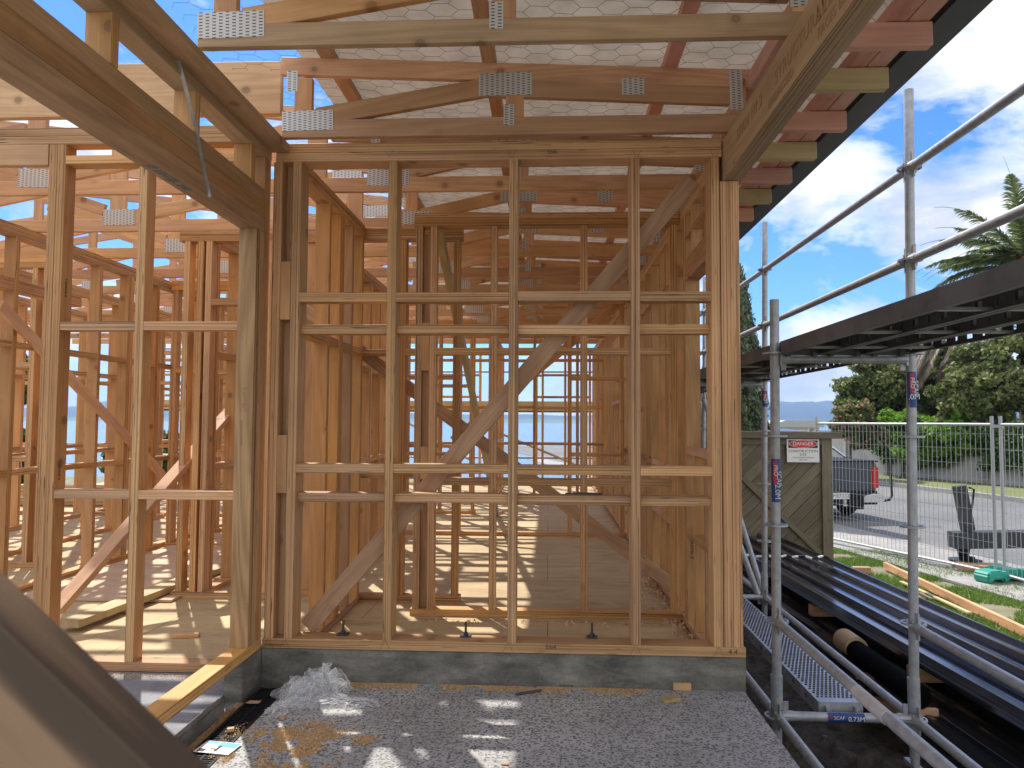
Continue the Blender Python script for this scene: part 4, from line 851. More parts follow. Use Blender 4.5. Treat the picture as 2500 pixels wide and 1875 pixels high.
# boundary wall across the road
wa, wb = Vector((9.8, 34, 0)), Vector((16.5, 18.0, 0)); dv = (wb-wa); 
cw_ = thing('concrete_wall', 'pale concrete boundary wall across the road under the hedge', 'wall', (13, 26, -.8)); mb = MB(); mb.bar((wa.x, wa.y, .02), (wb.x, wb.y, .02), .12, 1.6, (0, 0, 1)); mb.build('panel', plain('pale_wall_paint', (.46, .44, .40), .8, n=.25, nscale=1.2), cw_)
for i in range(9):
    p = wa+dv*(i+.5)/9; MB().box((p.x-.10, p.y-.16, -.8), (p.x+.10, p.y-.0, .9)).build('pier', M['path'], cw_)
# ================================================================== VEGETATION
def leafmesh(name, pts, size, mat, parent=None, elong=1.6, droop=0):
    n = len(pts); c = np.asarray(pts); u = rng.normal(size=(n, 3)); u /= np.linalg.norm(u, axis=1)[:, None]
    if droop: u = u*(1-droop)+np.array([0, 0, -1.0])*droop; u /= np.linalg.norm(u, axis=1)[:, None]
    w = rng.normal(size=(n, 3)); v = np.cross(u, w); v /= np.linalg.norm(v, axis=1)[:, None]
    s_ = size*rng.uniform(.6, 1.3, size=(n, 1)); a = c-u*s_*elong/2; b_ = c+v*s_*.5; d_ = c+u*s_*elong/2; e = c-v*s_*.5
    V = np.stack([a, b_, d_, e], 1).reshape(-1, 3); me = bpy.data.meshes.new(name); me.vertices.add(len(V)); me.vertices.foreach_set('co', V.ravel())
    me.loops.add(4*n); me.loops.foreach_set('vertex_index', np.arange(4*n, dtype=np.int32)); me.polygons.add(n); me.polygons.foreach_set('loop_start', np.arange(0, 4*n, 4, dtype=np.int32)); me.polygons.foreach_set('loop_total', np.full(n, 4, dtype=np.int32))
    me.materials.append(mat); me.update(); me.validate(); return place(bpy.data.objects.new(name, me), parent, Matrix())
def clumps(c, rad, nc, nl, cr=.33, shell=.55, flat=1):
    c = np.array(c); rad = np.array(rad); out_ = []
    for _ in range(nc):
        d = rng.normal(size=3); d /= np.linalg.norm(d); q = c+d*rad*rng.uniform(shell, 1.0); r_ = cr*rad.min()*rng.uniform(.6, 1.25)
        p = rng.normal(size=(nl, 3)); p /= np.linalg.norm(p, axis=1)[:, None]; p *= (rng.uniform(.35, 1, size=(nl, 1)))*r_; p[:, 2] *= .7*flat; out_.append(q+p)
    return np.concatenate(out_)
def tree(name, label, cat, base, crowns, leafsz, mat, trunk_h, tr_r=.15, group=None):
    t = thing(name, label, cat, base, 0, group); mb = MB(); b_ = Vector(base)
    top = b_+Vector((.1, 0, trunk_h)); mb.tube([b_, b_+Vector((.05, .02, trunk_h*.5)), top], [tr_r, tr_r*.75, tr_r*.5], 9)
    for c, r_, nc, nl in crowns:
        for _ in range(3):
            e = Vector(c)+Vector((random.uniform(-.5, .5)*r_[0], random.uniform(-.5, .5)*r_[1], random.uniform(-.2, .5)*r_[2])); mb.tube([top-Vector((0, 0, trunk_h*.3)), (top+e)/2+Vector((0, 0, .1)), e], [tr_r*.4, tr_r*.25, tr_r*.08], 6)
    mb.build('trunk', M['bark'], t, smooth=True)
    leafmesh('crown', np.concatenate([clumps(*c) for c in crowns]), leafsz, mat, t); return t
def at(px, py, Y): return tuple(PY(px, py, Y))
c1 = at(2190, 960, 30); tree('tree', 'dark olive bushy tree behind the wall left of the scaffold post', 'tree', (c1[0], 30, -1.2), [(at(2180, 960, 30), (2.0, 1.6, 1.7), 90, 170), (at(2260, 930, 30), (1.6, 1.5, 1.9), 70, 170), (at(2110, 1020, 30), (1.1, 1.2, 1.2), 40, 150), (at(2350, 980, 31), (2.0, 1.5, 1.6), 70, 160)], .13, M['leafo'], 2.6, .2)
c1 = at(2450, 940, 26); tree('tree', 'light green leafy tree at the right edge behind the mesh fence', 'tree', (c1[0], 26, -1.2), [(at(2470, 900, 26), (2.1, 1.6, 1.3), 90, 160), (at(2400, 960, 25), (1.5, 1.3, 1.0), 70, 150), (at(2520, 990, 25), (1.6, 1.2, 1.2), 50, 150), (at(2350, 1000, 25), (.9, .9, .7), 30, 130)], .12, M['leafo'], 2.6, .16)
c1 = at(2200, 1060, 27); tree('shrub', 'bright green climbing shrub on the boundary wall behind the mesh fence', 'shrub', (c1[0], 27, -1.0), [(at(2190, 1050, 27), (1.0, .8, .8), 45, 150), (at(2260, 1075, 26), (1.1, .8, .9), 50, 150), (at(2340, 1060, 25), (1.2, .8, .9), 50, 150)], .11, M['leafb'], 1.2, .06)
def wy(px): # wall depth under a pixel column
    r_ = ray(px, 1100); k_ = r_.x/r_.y; return (wa.x-wa.y*dv.x/dv.y)/(k_-dv.x/dv.y)
hp = []
for px in range(2120, 2700, 9):
    Yw = wy(px)-.25; top = 1040+10*math.sin(px*.05); bot = 1115+45*mnoise.noise((px*.02, 0, 0))+ (30 if px > 2400 else 0)+(25 if 2230 < px < 2330 else 0)
    if 2335 < px < 2372: bot = 1088
    for _ in range(170):
        py = random.uniform(top, bot); p = PY(px+random.uniform(-7, 7), py, Yw); hp.append((p.x+random.uniform(-.15, .15), p.y+random.uniform(-.25, .25), p.z))
o = thing('hedge', 'dark ivy hedge draped over the pale boundary wall', 'hedge', (13, 26, -.8)); leafmesh('foliage', hp, .11, M['leafd'], o)
hs = thing('shrub', 'pale bush with coral pink flowers above the timber gate', 'flowering shrub', (at(2075, 1100, 26)[0], 26, -1.2))
MB().tube([(at(2075, 1100, 26)[0], 26, -1.2), at(2075, 1030, 26)], [.08, .03], 8).build('trunk', M['bark'], hs)
fp = np.concatenate([clumps(at(2080, 1030, 26), (.75, .7, .75), 50, 110), clumps(at(2110, 1060, 26), (.7, .6, .6), 30, 110)]); leafmesh('foliage', fp, .09, M['leafo'], hs); leafmesh('flower', fp[::22]+rng.normal(scale=.05, size=fp[::22].shape), .12, M['flower'], hs, 1.0)
# weeping conifer
wc = thing('weeping_tree', 'feathery dark weeping tree behind the scaffold, right of the corner post', 'tree', (at(1790, 1060, 17)[0], 17, -1)); bx = at(1790, 1060, 17)[0]
MB().tube([(bx, 17, -1), (bx+.1, 17, 2), (bx, 17, 4.6)], [.16, .12, .03], 9).build('trunk', M['bark'], wc, smooth=True)
pts = []
for _ in range(330):
    a_ = random.uniform(0, 6.28); h_ = random.uniform(0, 1); r_ = (.22+.85*(1-h_)**.6)*random.uniform(.5, 1); z0_ = .2+h_*4.7; ln = random.uniform(.5, 1.5)
    for q in range(90):
        t_ = q/90; pts.append((bx+math.cos(a_)*(r_*.5+r_*.5*t_**.5)+random.gauss(0, .035), 17+math.sin(a_)*r_+random.gauss(0, .035), z0_-ln*t_**1.4+random.gauss(0, .03)))
leafmesh('crown', pts, .05, M['leafc'], wc, 2.6, .55)
# palm
pc_ = Vector(at(2510, 650, 28)); pm = thing('palm_tree', 'tall palm with arching fronds and a skirt of dead leaves at the right edge', 'palm tree', (pc_.x, 28, -1))
MB().tube([(pc_.x-.1, 28, -1), (pc_.x-.05, 28, pc_.z*.5), (pc_.x, 28, pc_.z)], [.38, .33, .36], 14).build('trunk', M['bark'], pm, smooth=True)
def frond(p0, az, el, ln, droop, mat, name, par, lw=.34, n=60):
    d = Vector((math.cos(az)*math.cos(el), math.sin(az)*math.cos(el), math.sin(el))); p = Vector(p0); pts_ = [p.copy()]; st = ln/16
    for i in range(16):
        d = (d+Vector((0, 0, -droop*st*(.5+i/10)))).normalized(); p = p+d*st; pts_.append(p.copy())
    mb = MB(); mb.tube(pts_, [.028*(1-i/18) for i in range(17)], 5)
    for i in range(n):
        t_ = 1.5+(i/n)*14.3; k_ = int(t_); fr = t_-k_; b0 = pts_[k_].lerp(pts_[min(k_+1, 16)], fr); tg_ = (pts_[min(k_+1, 16)]-pts_[k_]).normalized(); sd = tg_.cross(Vector((0, 0, 1))); sd.normalize() if sd.length > 1e-4 else None
        L_ = lw*math.sin(min(1, (i/n)*1.1+.12)*math.pi)**.5*random.uniform(.85, 1.1)
        for s_ in (-1, 1):
            dr = (sd*s_*.75+tg_*.75+Vector((0, 0, .15-.5*random.random()))).normalized(); wv = tg_*(.03 if lw > .5 else .022)
            mb.add([b0-wv, b0+wv, b0+dr*L_*.6+wv*.8+Vector((0, 0, -.02)), b0+dr*L_+Vector((0, 0, -.09*L_/.34)), b0+dr*L_*.6-wv*.8+Vector((0, 0, -.02))], [(0, 1, 2, 3, 4)])
    return mb.build(name, mat, par)
for i in range(40):
    az = 2*math.pi*i/40*1.0+random.uniform(-.1, .1); el = R(random.choice([72, 50, 30, 12, -5]))+random.uniform(-.12, .12)
    frond(pc_, az, el, random.uniform(3.5, 4.4), .23, M['palm'], 'frond', pm, .62, 110)
leafmesh('fruit', clumps(tuple(pc_+Vector((-.7, -.5, .1))), (.4, .4, .3), 14, 50), .06, M['orange'], pm)
p2 = Vector(at(2320, 850, 27))
for i in range(16): frond(p2+Vector((random.uniform(-.7, .9), random.uniform(-.3, .3), random.uniform(0, .5))), random.uniform(2.4, 3.9), R(-50), random.uniform(1.7, 2.8), .45, M['dead'], 'dead_frond', pm, .34, 44)
for i in range(10): frond(pc_+Vector((0, 0, -.3)), random.uniform(2.2, 4.2), R(-35), random.uniform(2.0, 3.0), .55, M['dead'], 'dead_frond', pm, .25, 34)
# grass blades as stuff
gp = []
def blades(poly_fn, n, z, hgt, mat, name):
    mb_v = []; k_ = 0
    while k_ < n:
        x, y = poly_fn()
        if x is None: continue
        k_ += 1; a_ = random.uniform(0, 6.28); h_ = hgt*random.uniform(.5, 1.3); lx, ly = random.gauss(0, .4)*h_, random.gauss(0, .4)*h_; w_ = .006+.004*random.random()
        mb_v.append(((x-w_*math.cos(a_), y-w_*math.sin(a_), z), (x+w_*math.cos(a_), y+w_*math.sin(a_), z), (x+lx, y+ly, z+h_)))
    V = np.array(mb_v).reshape(-1, 3); me = bpy.data.meshes.new(name); m_ = len(mb_v); me.vertices.add(3*m_); me.vertices.foreach_set('co', V.ravel()); me.loops.add(3*m_); me.loops.foreach_set('vertex_index', np.arange(3*m_, dtype=np.int32)); me.polygons.add(m_); me.polygons.foreach_set('loop_start', np.arange(0, 3*m_, 3, dtype=np.int32)); me.polygons.foreach_set('loop_total', np.full(m_, 3, dtype=np.int32)); me.materials.append(mat); me.update(); me.validate()
    o = place(bpy.data.objects.new(name, me), None, Matrix()); o['kind'] = 'stuff'; tag(o, 'short bright green grass growing along the fence and the timber offcuts', 'grass'); return o
def lawnpt():
    y = random.uniform(5.0, 12.5); x = random.uniform(3.15, rl(4.72, 14.7, y))
    if mnoise.noise((x*1.6, y*1.6, 4)) < .10-.14*(x-3.2)+.3*(random.random()-.5): return None, None
    return x, y
blades(lawnpt, 52000, ZG-.02, .055, M['grassb'], 'grass')
# loose boards on the lawn
def board(a, c, w_, t_, mt, label, name='loose_board'): o = member(name, a, c, w_, t_, M[mt], None, (0, 0, 1)); tag(o, label, 'board'); return o
a = PZ(2160, 1380, ZG+.05); c = PZ(2560, 1570, ZG+.05); board(a, c, .09, .045, 'pinep', 'long pale timber lying on the grass beside the green fence foot')
a = PZ(2200, 1420, ZG+.04); c = PZ(2368, 1497, ZG+.04); board(a, c, .02, .05, 'green', 'thin pale strip of timber lying in front of the long board on the grass')
a = PZ(2082, 1392, ZG+.06); board(a, a+Vector((.22, .0, 0)), .09, .09, 'pine', 'short timber block by the roofing sheets on the grass')
# house roofs beyond gate
hh = thing('house', 'low white house with grey roof showing just above the timber gate', 'house', (at(1960, 1050, 45)[0], 45, -2)); c_ = at(1955, 1045, 45)
MB().box((c_[0]-2.0, 45, -3), (c_[0]+1.1, 49, c_[2]+.05)).build('wall', M['white'], hh); MB().prism([(c_[0]-2.3, c_[2]+.05), (c_[0]+1.3, c_[2]+.05), (c_[0]+1.0, c_[2]+.45), (c_[0]-1.0, c_[2]+.45)], 44.6, 49.4).build('roof', plain('pale_roof', (.45, .46, .47), .6), hh)
MB().box((c_[0]-3.6, 44.8, -3), (c_[0]-2.1, 48, c_[2]+.12)).build('annex', plain('brick_red', (.35, .06, .05), .8), hh)
# things seen beyond the left room
sc_ = thing('slatted_screen', 'dark slatted screen beside the lake at the far left', 'screen', (at(50, 1100, 19)[0], 19, -.8))
a, c = PY(20, 1057, 19), PY(73, 1128, 19)
for i in range(9): z = a.z-(a.z-c.z)*i/8; MB().box((a.x-1.2, 19, z-.028), (c.x, 19.03, z+.028)).build('slat', M['fascia'], sc_)
MB().box((c.x, 18.98, -1.2), (c.x+.08, 19.05, a.z+.05)).build('post', M['fascia'], sc_)
c1 = at(20, 960, 17); tree('tree', 'small leafy tree overhanging the lake view at the far left', 'tree', (c1[0]-.6, 17, -1.2), [(at(20, 940, 17), (.55, .6, .8), 45, 120), (at(-60, 960, 17), (1, .8, 1.1), 50, 120)], .08, M['leafd'], 2.4, .1)
for px, nm_ in ((60, 'dark shrub below the slatted screen at the far left'), (330, 'dark shrub by the lake behind the left room studs'), (425, 'spiky dark shrub by the lake between the left room studs')):
    c1 = at(px, 1110, 18); s_ = thing('shrub', nm_, 'shrub', (c1[0], 18, -.9), 0, 'shrubs by the lake'); leafmesh('foliage', clumps((c1[0], 18, .1), (.75, .6, .75), 35, 90), .10, M['leafd'], s_, 2.6); MB().tube([(c1[0], 18, -.95), (c1[0], 18, .1)], .05, 7).build('stem', M['bark'], s_)
for i in range(6):
    z = ZF+.035+.05*i; p = PZ(20, 1180, ZF); o = member('stacked_board', (-7.9, 10.6+.02*(i % 2), z), (-5.9, 10.7+.02*(i % 3), z), .14, T, M['green' if i % 3 else 'pine'], None, (0, 1, 0)); tag(o, '%s board from the bottom of the pale timber stack in the far left room'%['lowest', 'second', 'third', 'fourth', 'fifth', 'topmost'][i], 'board', 'timber stack boards')
# lake-side scaffold
ls = thing('scaffold', 'distant tube scaffold at the lake end of the house', 'scaffold', (-3, 15.9, -.9))
def fart(n, a, c, r_=.024, mt='steel'): MB().tube([a, c], r_, 8).build(n, M[mt], ls, smooth=True)
for x in (-8.5, -6.6, -5.2, -3.4, -1.6, -.75, .62, 1.9):
    fart('standard', (x, 15.9, -.95), (x, 15.9, 3.0))
for z in (.35, 2.2, 2.7): fart('guard_rail', (-9, 15.9, z), (2, 15.9, z))
MB().box((-9, 15.93, 1.33), (2.0, 16.5, 1.42)).build('deck', M['steeld'], ls); MB().box((-9, 15.80, 1.36), (2.0, 15.84, 1.56)).build('toe_board', M['green'], ls)
for a, c in (((-3.4, 15.87, 1.3), (-1.6, 15.87, .25)), ((-1.6, 15.87, 1.1), (.62, 15.87, .2)), ((-5.2, 15.87, .2), (-3.4, 15.87, 1.2))): fart('brace', a, c, .024, 'green')
# ================================================================== LOOSE BITS
o = member('plywood_sheet', (-3.2, 5.1, ZF+.012), (-3.2, 8.1, ZF+.012), 1.15, .018, M['ply'], None, (1, 0, 0)); tag(o, 'pinkish plywood sheet lying on the floor of the left room', 'plywood sheet')
a, c = PZ(165, 1545, ZF), PZ(545, 1398, ZF); o = member('floor_board', (a.x, a.y, ZF+.052), (c.x, c.y, ZF+.052), .14, T, M['green'], None, (1, 0, 0)); tag(o, 'long greenish treated plank lying across the left room floor', 'board')
for q, (pp, qq) in enumerate((((300, 1494), 'near'), ((480, 1424), 'far'))): p = PZ(*pp, ZF); o = member('packer', (p.x-.07, p.y, ZF+.0145), (p.x+.07, p.y, ZF+.0145), .05, .027, M['pine']); tag(o, qq+' packer under the greenish plank on the left room floor', 'packer')
def offcut(px, py, z, l_, w_, t_, ang, label, mt='pine'):
    p = PZ(px, py, z); d = Vector((math.cos(R(ang)), math.sin(R(ang)), 0)); o = member('timber_offcut', Vector((p.x, p.y, z+t_/2+.001))-d*l_/2, Vector((p.x, p.y, z+t_/2+.001))+d*l_/2, w_, t_, M[mt], None, (-d.y, d.x, 0)); tag(o, label, 'offcut', 'timber offcuts')
offcut(1664, 1683, ZP, .085, .045, .035, -2, 'small block standing against the foundation on the right of the patio')
offcut(1637, 1712, ZP, .085, .05, .018, 25, 'flat small offcut lying on the patio in front of the small block', 'green')
offcut(454, 1556, ZF, .15, .045, .022, 12, 'small offcut on the tan floor beside the corner post')
offcut(1213, 1256, ZF, .24, .09, .045, 60, 'block on the far floor at the foot of the leaning prop', 'pinep')
offcut(690, 1757, ZP, .022, .018, .012, 0, 'tiny cube of wood on the patio near the plastic film'); offcut(563, 1786, ZP+.005, .028, .02, .014, 30, 'tiny chip of wood on the black drain grate')
offcut(1233, 1868, ZP, .03, .012, .006, -5, 'thin wood chip at the bottom edge of the patio', 'pinep')
def rod(a, c, r_, label, z):
    a, c = PZ(*a, z), PZ(*c, z); o = MB().tube([(a.x, a.y, z+r_), (c.x, c.y, z+r_)], r_, 10).build('steel_rod', M['bolt'], smooth=True); tag(o, label, 'steel rod')
rod((1277, 1672), (1398, 1679), .0055, 'longer dark steel rod on the patio close to the foundation', ZP); rod((1259, 1698), (1322, 1689), .006, 'shorter dark steel rod lying in front of the longer one', ZP)
zn = PY(1250, 1219, Y1+.038).z+T/2+.002; a, c = PY(1380, 1206, Y1+.07), PY(1466, 1203, Y1+.07); o = MB().tube([(a.x, Y1+.075, zn+.004), (c.x, Y1+.065, zn+.004)], .0035, 8).tube([(c.x, Y1+.065, zn+.006), (c.x+.008, Y1+.065, zn+.006)], .0065, 8).tube([(a.x+.04, Y1+.074, zn+.005), (c.x, Y1+.065, zn+.005)], .005, 8).build('coach_bolt', M['bolt']); tag(o, 'long dark bolt resting on the lowest nog of the front wall', 'bolt')
zn = PY(300, 1208, Y3).z+T/2+.001; mb = MB()
for i in range(7): x = sx(490+9*i, Y3, 1200); a_ = random.uniform(-.5, .5); mb.tube([(x, Y3+.03+.01*(i % 3), zn+.003), (x+.05*math.cos(a_), Y3+.03+.03*math.sin(a_), zn+.004)], .0022, 5)
o = mb.build('nails', M['bolt']); o['kind'] = 'stuff'; tag(o, 'little heap of dark nails on the nog beside the corner post', 'nails')
# drain grate
gr = thing('drain_grate', 'black slotted channel grate sunk along the left edge of the patio', 'drain grate', (-1.315, 2.4, ZP)); y0, y1 = .8, 3.56
struct('channel_bed', MB().box((-1.3798, -3, -.5), (-1.2502, 3.66, ZP-.035)), M['slab'])
k = 0
while y0+.5*k < y1-.05:
    a, c = y0+.5*k, min(y0+.5*k+.498, y1); mb = MB().box((-1.378, a, ZP-.02), (-1.366, c, ZP+.003)).box((-1.264, a, ZP-.02), (-1.252, c, ZP+.003)).box((-1.320, a, ZP-.02), (-1.310, c, ZP+.002)).box((-1.3659, a, ZP-.02), (-1.2641, a+.006, ZP+.001)); yy = a+.018
    while yy < c-.006: mb.box((-1.3659, yy, ZP-.018), (-1.3201, yy+.007, ZP+.0005)); mb.box((-1.3099, yy, ZP-.018), (-1.2641, yy+.007, ZP+.0005)); yy += .018
    mb.build('grate_section', M['black'], gr); k += 1
# leaflet
p = PZ(532, 1826, ZP+.006); lf = thing('leaflet', 'white and blue printed leaflet lying on the drain grate', 'leaflet', (p.x, p.y, ZP+.005), R(-8)); LM = lf.matrix_world
MB().box((-.075, -.05, .0015), (.075, .05, .003)).build('sheet', M['white'], lf, mw=LM)
MB().box((-.01, .005, .0032), (.07, .046, .0036)).box((-.07, .03, .0032), (-.015, .046, .0036)).build('printed_panel', M['bluel'], lf, mw=LM)
MB().box((-.065, -.045, .0032), (-.035, -.02, .0036)).box((.0, -.035, .0032), (.012, .015, .0037)).box((-.02, -.02, .0032), (.0, -.012, .0037)).build('printed_panel', M['ink'], lf, mw=LM)
# brown leaf
p = PZ(617, 1717, ZP+.006); o = MB().add([(p.x-.035, p.y, ZP+.006), (p.x-.01, p.y-.015, ZP+.010), (p.x+.03, p.y-.005, ZP+.008), (p.x+.035, p.y+.015, ZP+.013), (p.x-.02, p.y+.018, ZP+.012)], [(0, 1, 2, 3, 4)]).build('wood_chip', M['card']); tag(o, 'thin tan chip lying on the far part of the drain grate', 'wood chip')
# crumpled film
def film(c, sx_, sy_, h_, seed, par, rot=0):
    n = 90; mb = MB(); vs = []; cr, sr = math.cos(rot), math.sin(rot)
    for j in range(n+1):
        for i in range(n+1):
            u, v = -1+2*i/n, -1+2*j/n; q = Vector((u*1.3+seed, v*1.3, seed)); rdg = 1-abs(mnoise.noise(q*1.7))*2.2; rd2 = 1-abs(mnoise.noise(q*4.1))*2.2; rd3 = mnoise.noise(q*9)
            env = math.exp(-(u*u+v*v)**1.6*2.2); e = 1+.25*mnoise.noise(Vector((math.atan2(v, u)*1.5, seed, 0)))
            x = u*sx_*e+.03*mnoise.noise(q*3+Vector((5, 0, 0))); y = v*sy_*e+.03*mnoise.noise(q*3+Vector((0, 7, 0)))
            z0_ = max(.0012, h_*env*(.45+.5*rdg)+(.028*rd2+.010*rd3)*(.25+env))
            z = h_*.95*math.tanh(z0_/(h_*.95)); k_ = z/h_; x += .055*k_*mnoise.noise(q*2.6+Vector((0, 0, 9))); y += .055*k_*mnoise.noise(q*2.6+Vector((9, 0, 0)))
            vs.append((c[0]+x*cr-y*sr, c[1]+x*sr+y*cr, c[2]+z))
    fs = [(j*(n+1)+i, j*(n+1)+i+1, (j+1)*(n+1)+i+1, (j+1)*(n+1)+i) for j in range(n) for i in range(n) if ((-1+2*(i+.5)/n)**2+(-1+2*(j+.5)/n)**2) < 1.0+.35*mnoise.noise(Vector((i*.09, j*.09, seed)))]
    me = bpy.data.meshes.new('film_fold'); me.from_pydata(vs, [], fs); me.materials.append(M['film']); me.polygons.foreach_set('use_smooth', [True]*len(me.polygons))
    bm = bmesh.new(); bm.from_mesh(me); bmesh.ops.delete(bm, geom=[v for v in bm.verts if not v.link_faces], context='VERTS'); bm.to_mesh(me); bm.free()
    return place(bpy.data.objects.new('film_fold', me), par, Matrix())
p = PZ(750, 1722, ZP); pf = thing('plastic_film', 'crumpled clear plastic film lying on the patio by the foundation', 'plastic film', (p.x, p.y, ZP))
film((p.x-.02, p.y+.10, ZP), .16, .11, .13, 1.3, pf, .2); film((p.x+.0, p.y+.09, ZP+.004), .14, .10, .11, 4.4, pf, 1.1); film((p.x+.04, p.y+.11, ZP+.006), .12, .09, .17, 7.9, pf, .5)
film((p.x+.10, p.y+.01, ZP), .22, .05, .03, 11.2, pf, .05); film((p.x-.06, p.y-.05, ZP+.002), .12, .07, .04, 15.2, pf, .8)
# sawdust flakes
fl = []
def flakes(n, cx, cy, sxx, syy, z, hh_=.0, mask=True):
    k_ = 0; tr_ = 0
    while k_ < n and tr_ < n*20:
        tr_ += 1; x, y = random.gauss(cx, sxx), random.gauss(cy, syy)
        if mask and mnoise.noise((x*9, y*9, 2))+.5*mnoise.noise((x*25, y*25, 7)) < .02: continue
        k_ += 1; fl.append((x, y, z+random.random()*hh_))
flakes(9000, *PZ(735, 1800, ZP).xy, .085, .07, ZP+.001, .002); flakes(4200, *PZ(720, 1850, ZP).xy, .07, .07, ZP+.001, .002); flakes(2500, *PZ(600, 1820, ZP).xy, .05, .08, ZP+.001, .002); flakes(900, *PZ(893, 1808, ZP).xy, .025, .02, ZP+.001, .002)
for _ in range(15000):
    x = random.uniform(-1.2, .5); y = 3.655-abs(random.gauss(0, .035))
    if mnoise.noise((x*6, y*6, 0)) > -.25: fl.append((x, y, ZP+.001+.003*random.random()))
for _ in range(16000):
    y = random.uniform(2.4, 3.43); x = random.gauss(-1.425, .016+.01*mnoise.noise((y*6, 0, 0))); h_ = .02*max(0, mnoise.noise((y*5, 0, 3))+.5)
    if -1.44 < x < -1.385: fl.append((x, y, ZP-.029+random.random()*h_))
for _ in range(2600): x = random.uniform(-3, -1.55); y = 3.70-abs(random.gauss(0, .035)); fl.append((x, y, ZF-.003))
for _ in range(5000): y = random.uniform(4, 13); fl.append((.86-abs(random.gauss(0, .05)), y, ZF+.001))
o = leafmesh('sawdust', fl, .0042, plain('sawdust', (.72, .48, .25), .9, n=.3, nscale=60)); o['kind'] = 'stuff'; tag(o, 'orange sawdust scattered over the patio and along the foundation', 'sawdust')
fl = [(.86-abs(random.gauss(0, .07)), random.uniform(3.85, 8), ZF+.003+.01*random.random()) for _ in range(900)]+[(random.uniform(-.8, .8), 4.80-abs(random.gauss(0, .06)), ZF+.003) for _ in range(120)]
o = leafmesh('wood_shavings', fl, .016, plain('shavings', (.62, .44, .27), .8)); o['kind'] = 'stuff'; tag(o, 'pale curled wood shavings along the base of the right wall', 'wood shavings')
# green strap on floor
pts = [PZ(737, 1362, ZF), PZ(760, 1352, ZF), PZ(800, 1350, ZF), PZ(900, 1355, ZF), PZ(1000, 1357, ZF)]; mb = MB()
for a, c in zip(pts[:-1], pts[1:]): mb.bar(a+Vector((0, 0, .008)), c+Vector((0, 0, .008)), .002, .02, (0, 1, 0))
o = mb.build('packing_strap', plain('green_strap', (.03, .28, .06), .4)); tag(o, 'bright green packing strap lying on the floor behind the front wall', 'strap')
# stones in soil
for i in range(26):
    x, y = random.uniform(1.15, 2.0), random.uniform(2.4, 4.8); bm = bmesh.new(); bmesh.ops.create_icosphere(bm, subdivisions=2, radius=random.uniform(.012, .045))
    for v in bm.verts: v.co *= 1+.35*mnoise.noise(v.co*30+Vector((i, 0, 0))); v.co.z *= .6
    me = bpy.data.meshes.new('stone'); bm.to_mesh(me); bm.free(); me.materials.append(plain('stone', (.14, .12, .10), .9) if i == 0 else bpy.data.materials['stone']); o = place(bpy.data.objects.new('stone', me), None, Matrix.Translation((x, y, ZG+.06)))
    tag(o, 'small rough stone half buried in the dark soil under the scaffold', 'stone', 'stones in the soil')
for o in bpy.data.objects:
    if o.get('category') and not o.get('kind'): o['kind'] = 'thing'
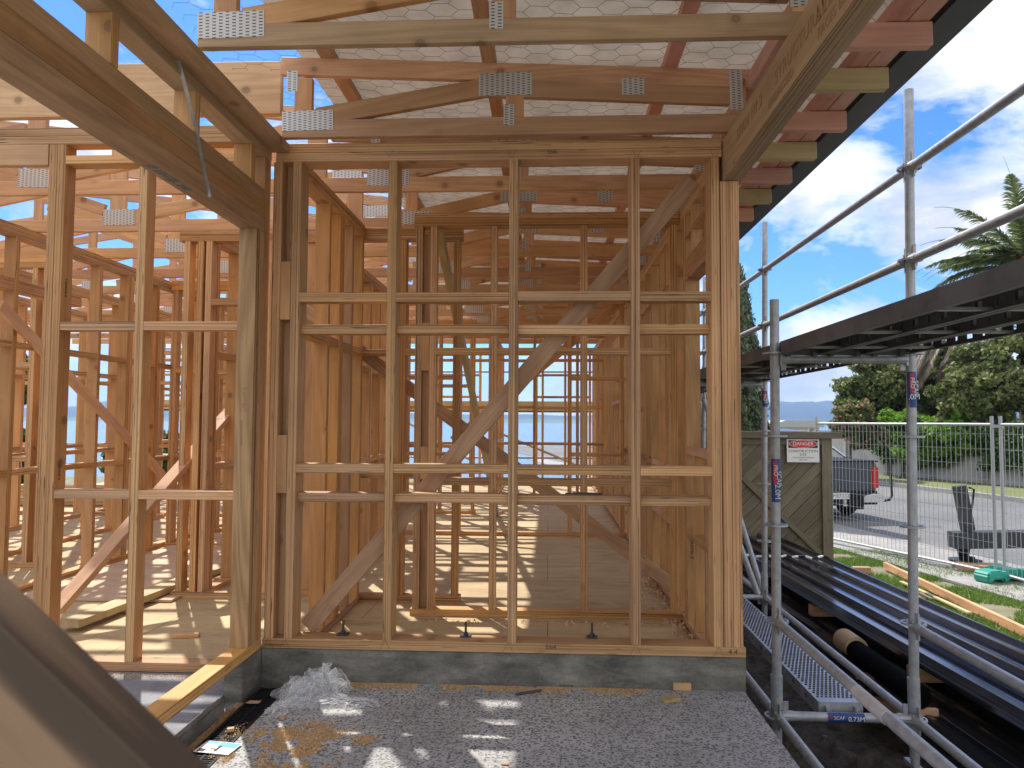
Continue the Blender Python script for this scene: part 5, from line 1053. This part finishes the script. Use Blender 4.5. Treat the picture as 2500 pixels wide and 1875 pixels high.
# ================================================================== LIGHT + SKY
EL, AZ = 53.0, -29.0
sd = Vector((math.sin(R(AZ))*math.cos(R(EL)), math.cos(R(AZ))*math.cos(R(EL)), math.sin(R(EL))))
ld = bpy.data.lights.new('sun', 'SUN'); ld.energy = 3.0; ld.angle = R(.8); ld.color = (1, .955, .88); lo = bpy.data.objects.new('sun', ld); COL.objects.link(lo); lo.rotation_euler = sd.to_track_quat('Z', 'Y').to_euler(); lo.location = (0, 0, 30)
W = bpy.data.worlds.new('World'); SC.world = W; W.use_nodes = True; nt = W.node_tree; nt.nodes.clear()
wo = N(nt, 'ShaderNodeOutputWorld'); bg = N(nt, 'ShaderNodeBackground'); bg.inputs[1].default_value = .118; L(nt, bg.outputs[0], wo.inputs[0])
sky = N(nt, 'ShaderNodeTexSky', sky_type='NISHITA'); sky.sun_disc = False; sky.sun_elevation = R(EL); sky.sun_rotation = R(AZ); sky.air_density = 1.0; sky.dust_density = .3; sky.ozone_density = 2.0
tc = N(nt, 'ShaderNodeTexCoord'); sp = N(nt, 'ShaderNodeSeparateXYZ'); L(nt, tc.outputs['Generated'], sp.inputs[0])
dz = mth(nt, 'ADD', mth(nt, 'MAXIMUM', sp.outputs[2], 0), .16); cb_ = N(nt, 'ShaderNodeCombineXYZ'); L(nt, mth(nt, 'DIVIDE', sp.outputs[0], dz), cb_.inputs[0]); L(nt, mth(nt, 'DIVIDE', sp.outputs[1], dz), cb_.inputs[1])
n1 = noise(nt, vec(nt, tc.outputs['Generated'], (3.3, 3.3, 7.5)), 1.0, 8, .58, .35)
bk = ramp(nt, sp.outputs[1], [(.0, g3(.13)), (.25, g3(.0))]); cf = ramp(nt, mth(nt, 'ADD', n1, bk), [(.465, g3(0)), (.515, g3(.5)), (.60, g3(1))])  # bk thickens the unseen clouds behind the camera, added as neutral fill light
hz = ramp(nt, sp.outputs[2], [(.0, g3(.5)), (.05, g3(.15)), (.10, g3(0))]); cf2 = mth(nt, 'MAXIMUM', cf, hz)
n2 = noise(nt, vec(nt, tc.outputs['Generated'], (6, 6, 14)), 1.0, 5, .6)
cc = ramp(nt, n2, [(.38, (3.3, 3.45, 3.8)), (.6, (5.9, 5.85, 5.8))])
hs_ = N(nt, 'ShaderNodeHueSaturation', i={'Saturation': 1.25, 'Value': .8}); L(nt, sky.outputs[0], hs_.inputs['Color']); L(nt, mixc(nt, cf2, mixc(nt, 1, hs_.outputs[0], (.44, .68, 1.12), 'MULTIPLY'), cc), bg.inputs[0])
SC.view_settings.view_transform = 'Standard'; SC.view_settings.look = 'None'; SC.view_settings.exposure = 1.12; SC.view_settings.gamma = 1
SC.cycles.use_denoising = True; SC.cycles.max_bounces = 10; SC.cycles.diffuse_bounces = 7; SC.cycles.transparent_max_bounces = 12; SC.cycles.sample_clamp_indirect = 6
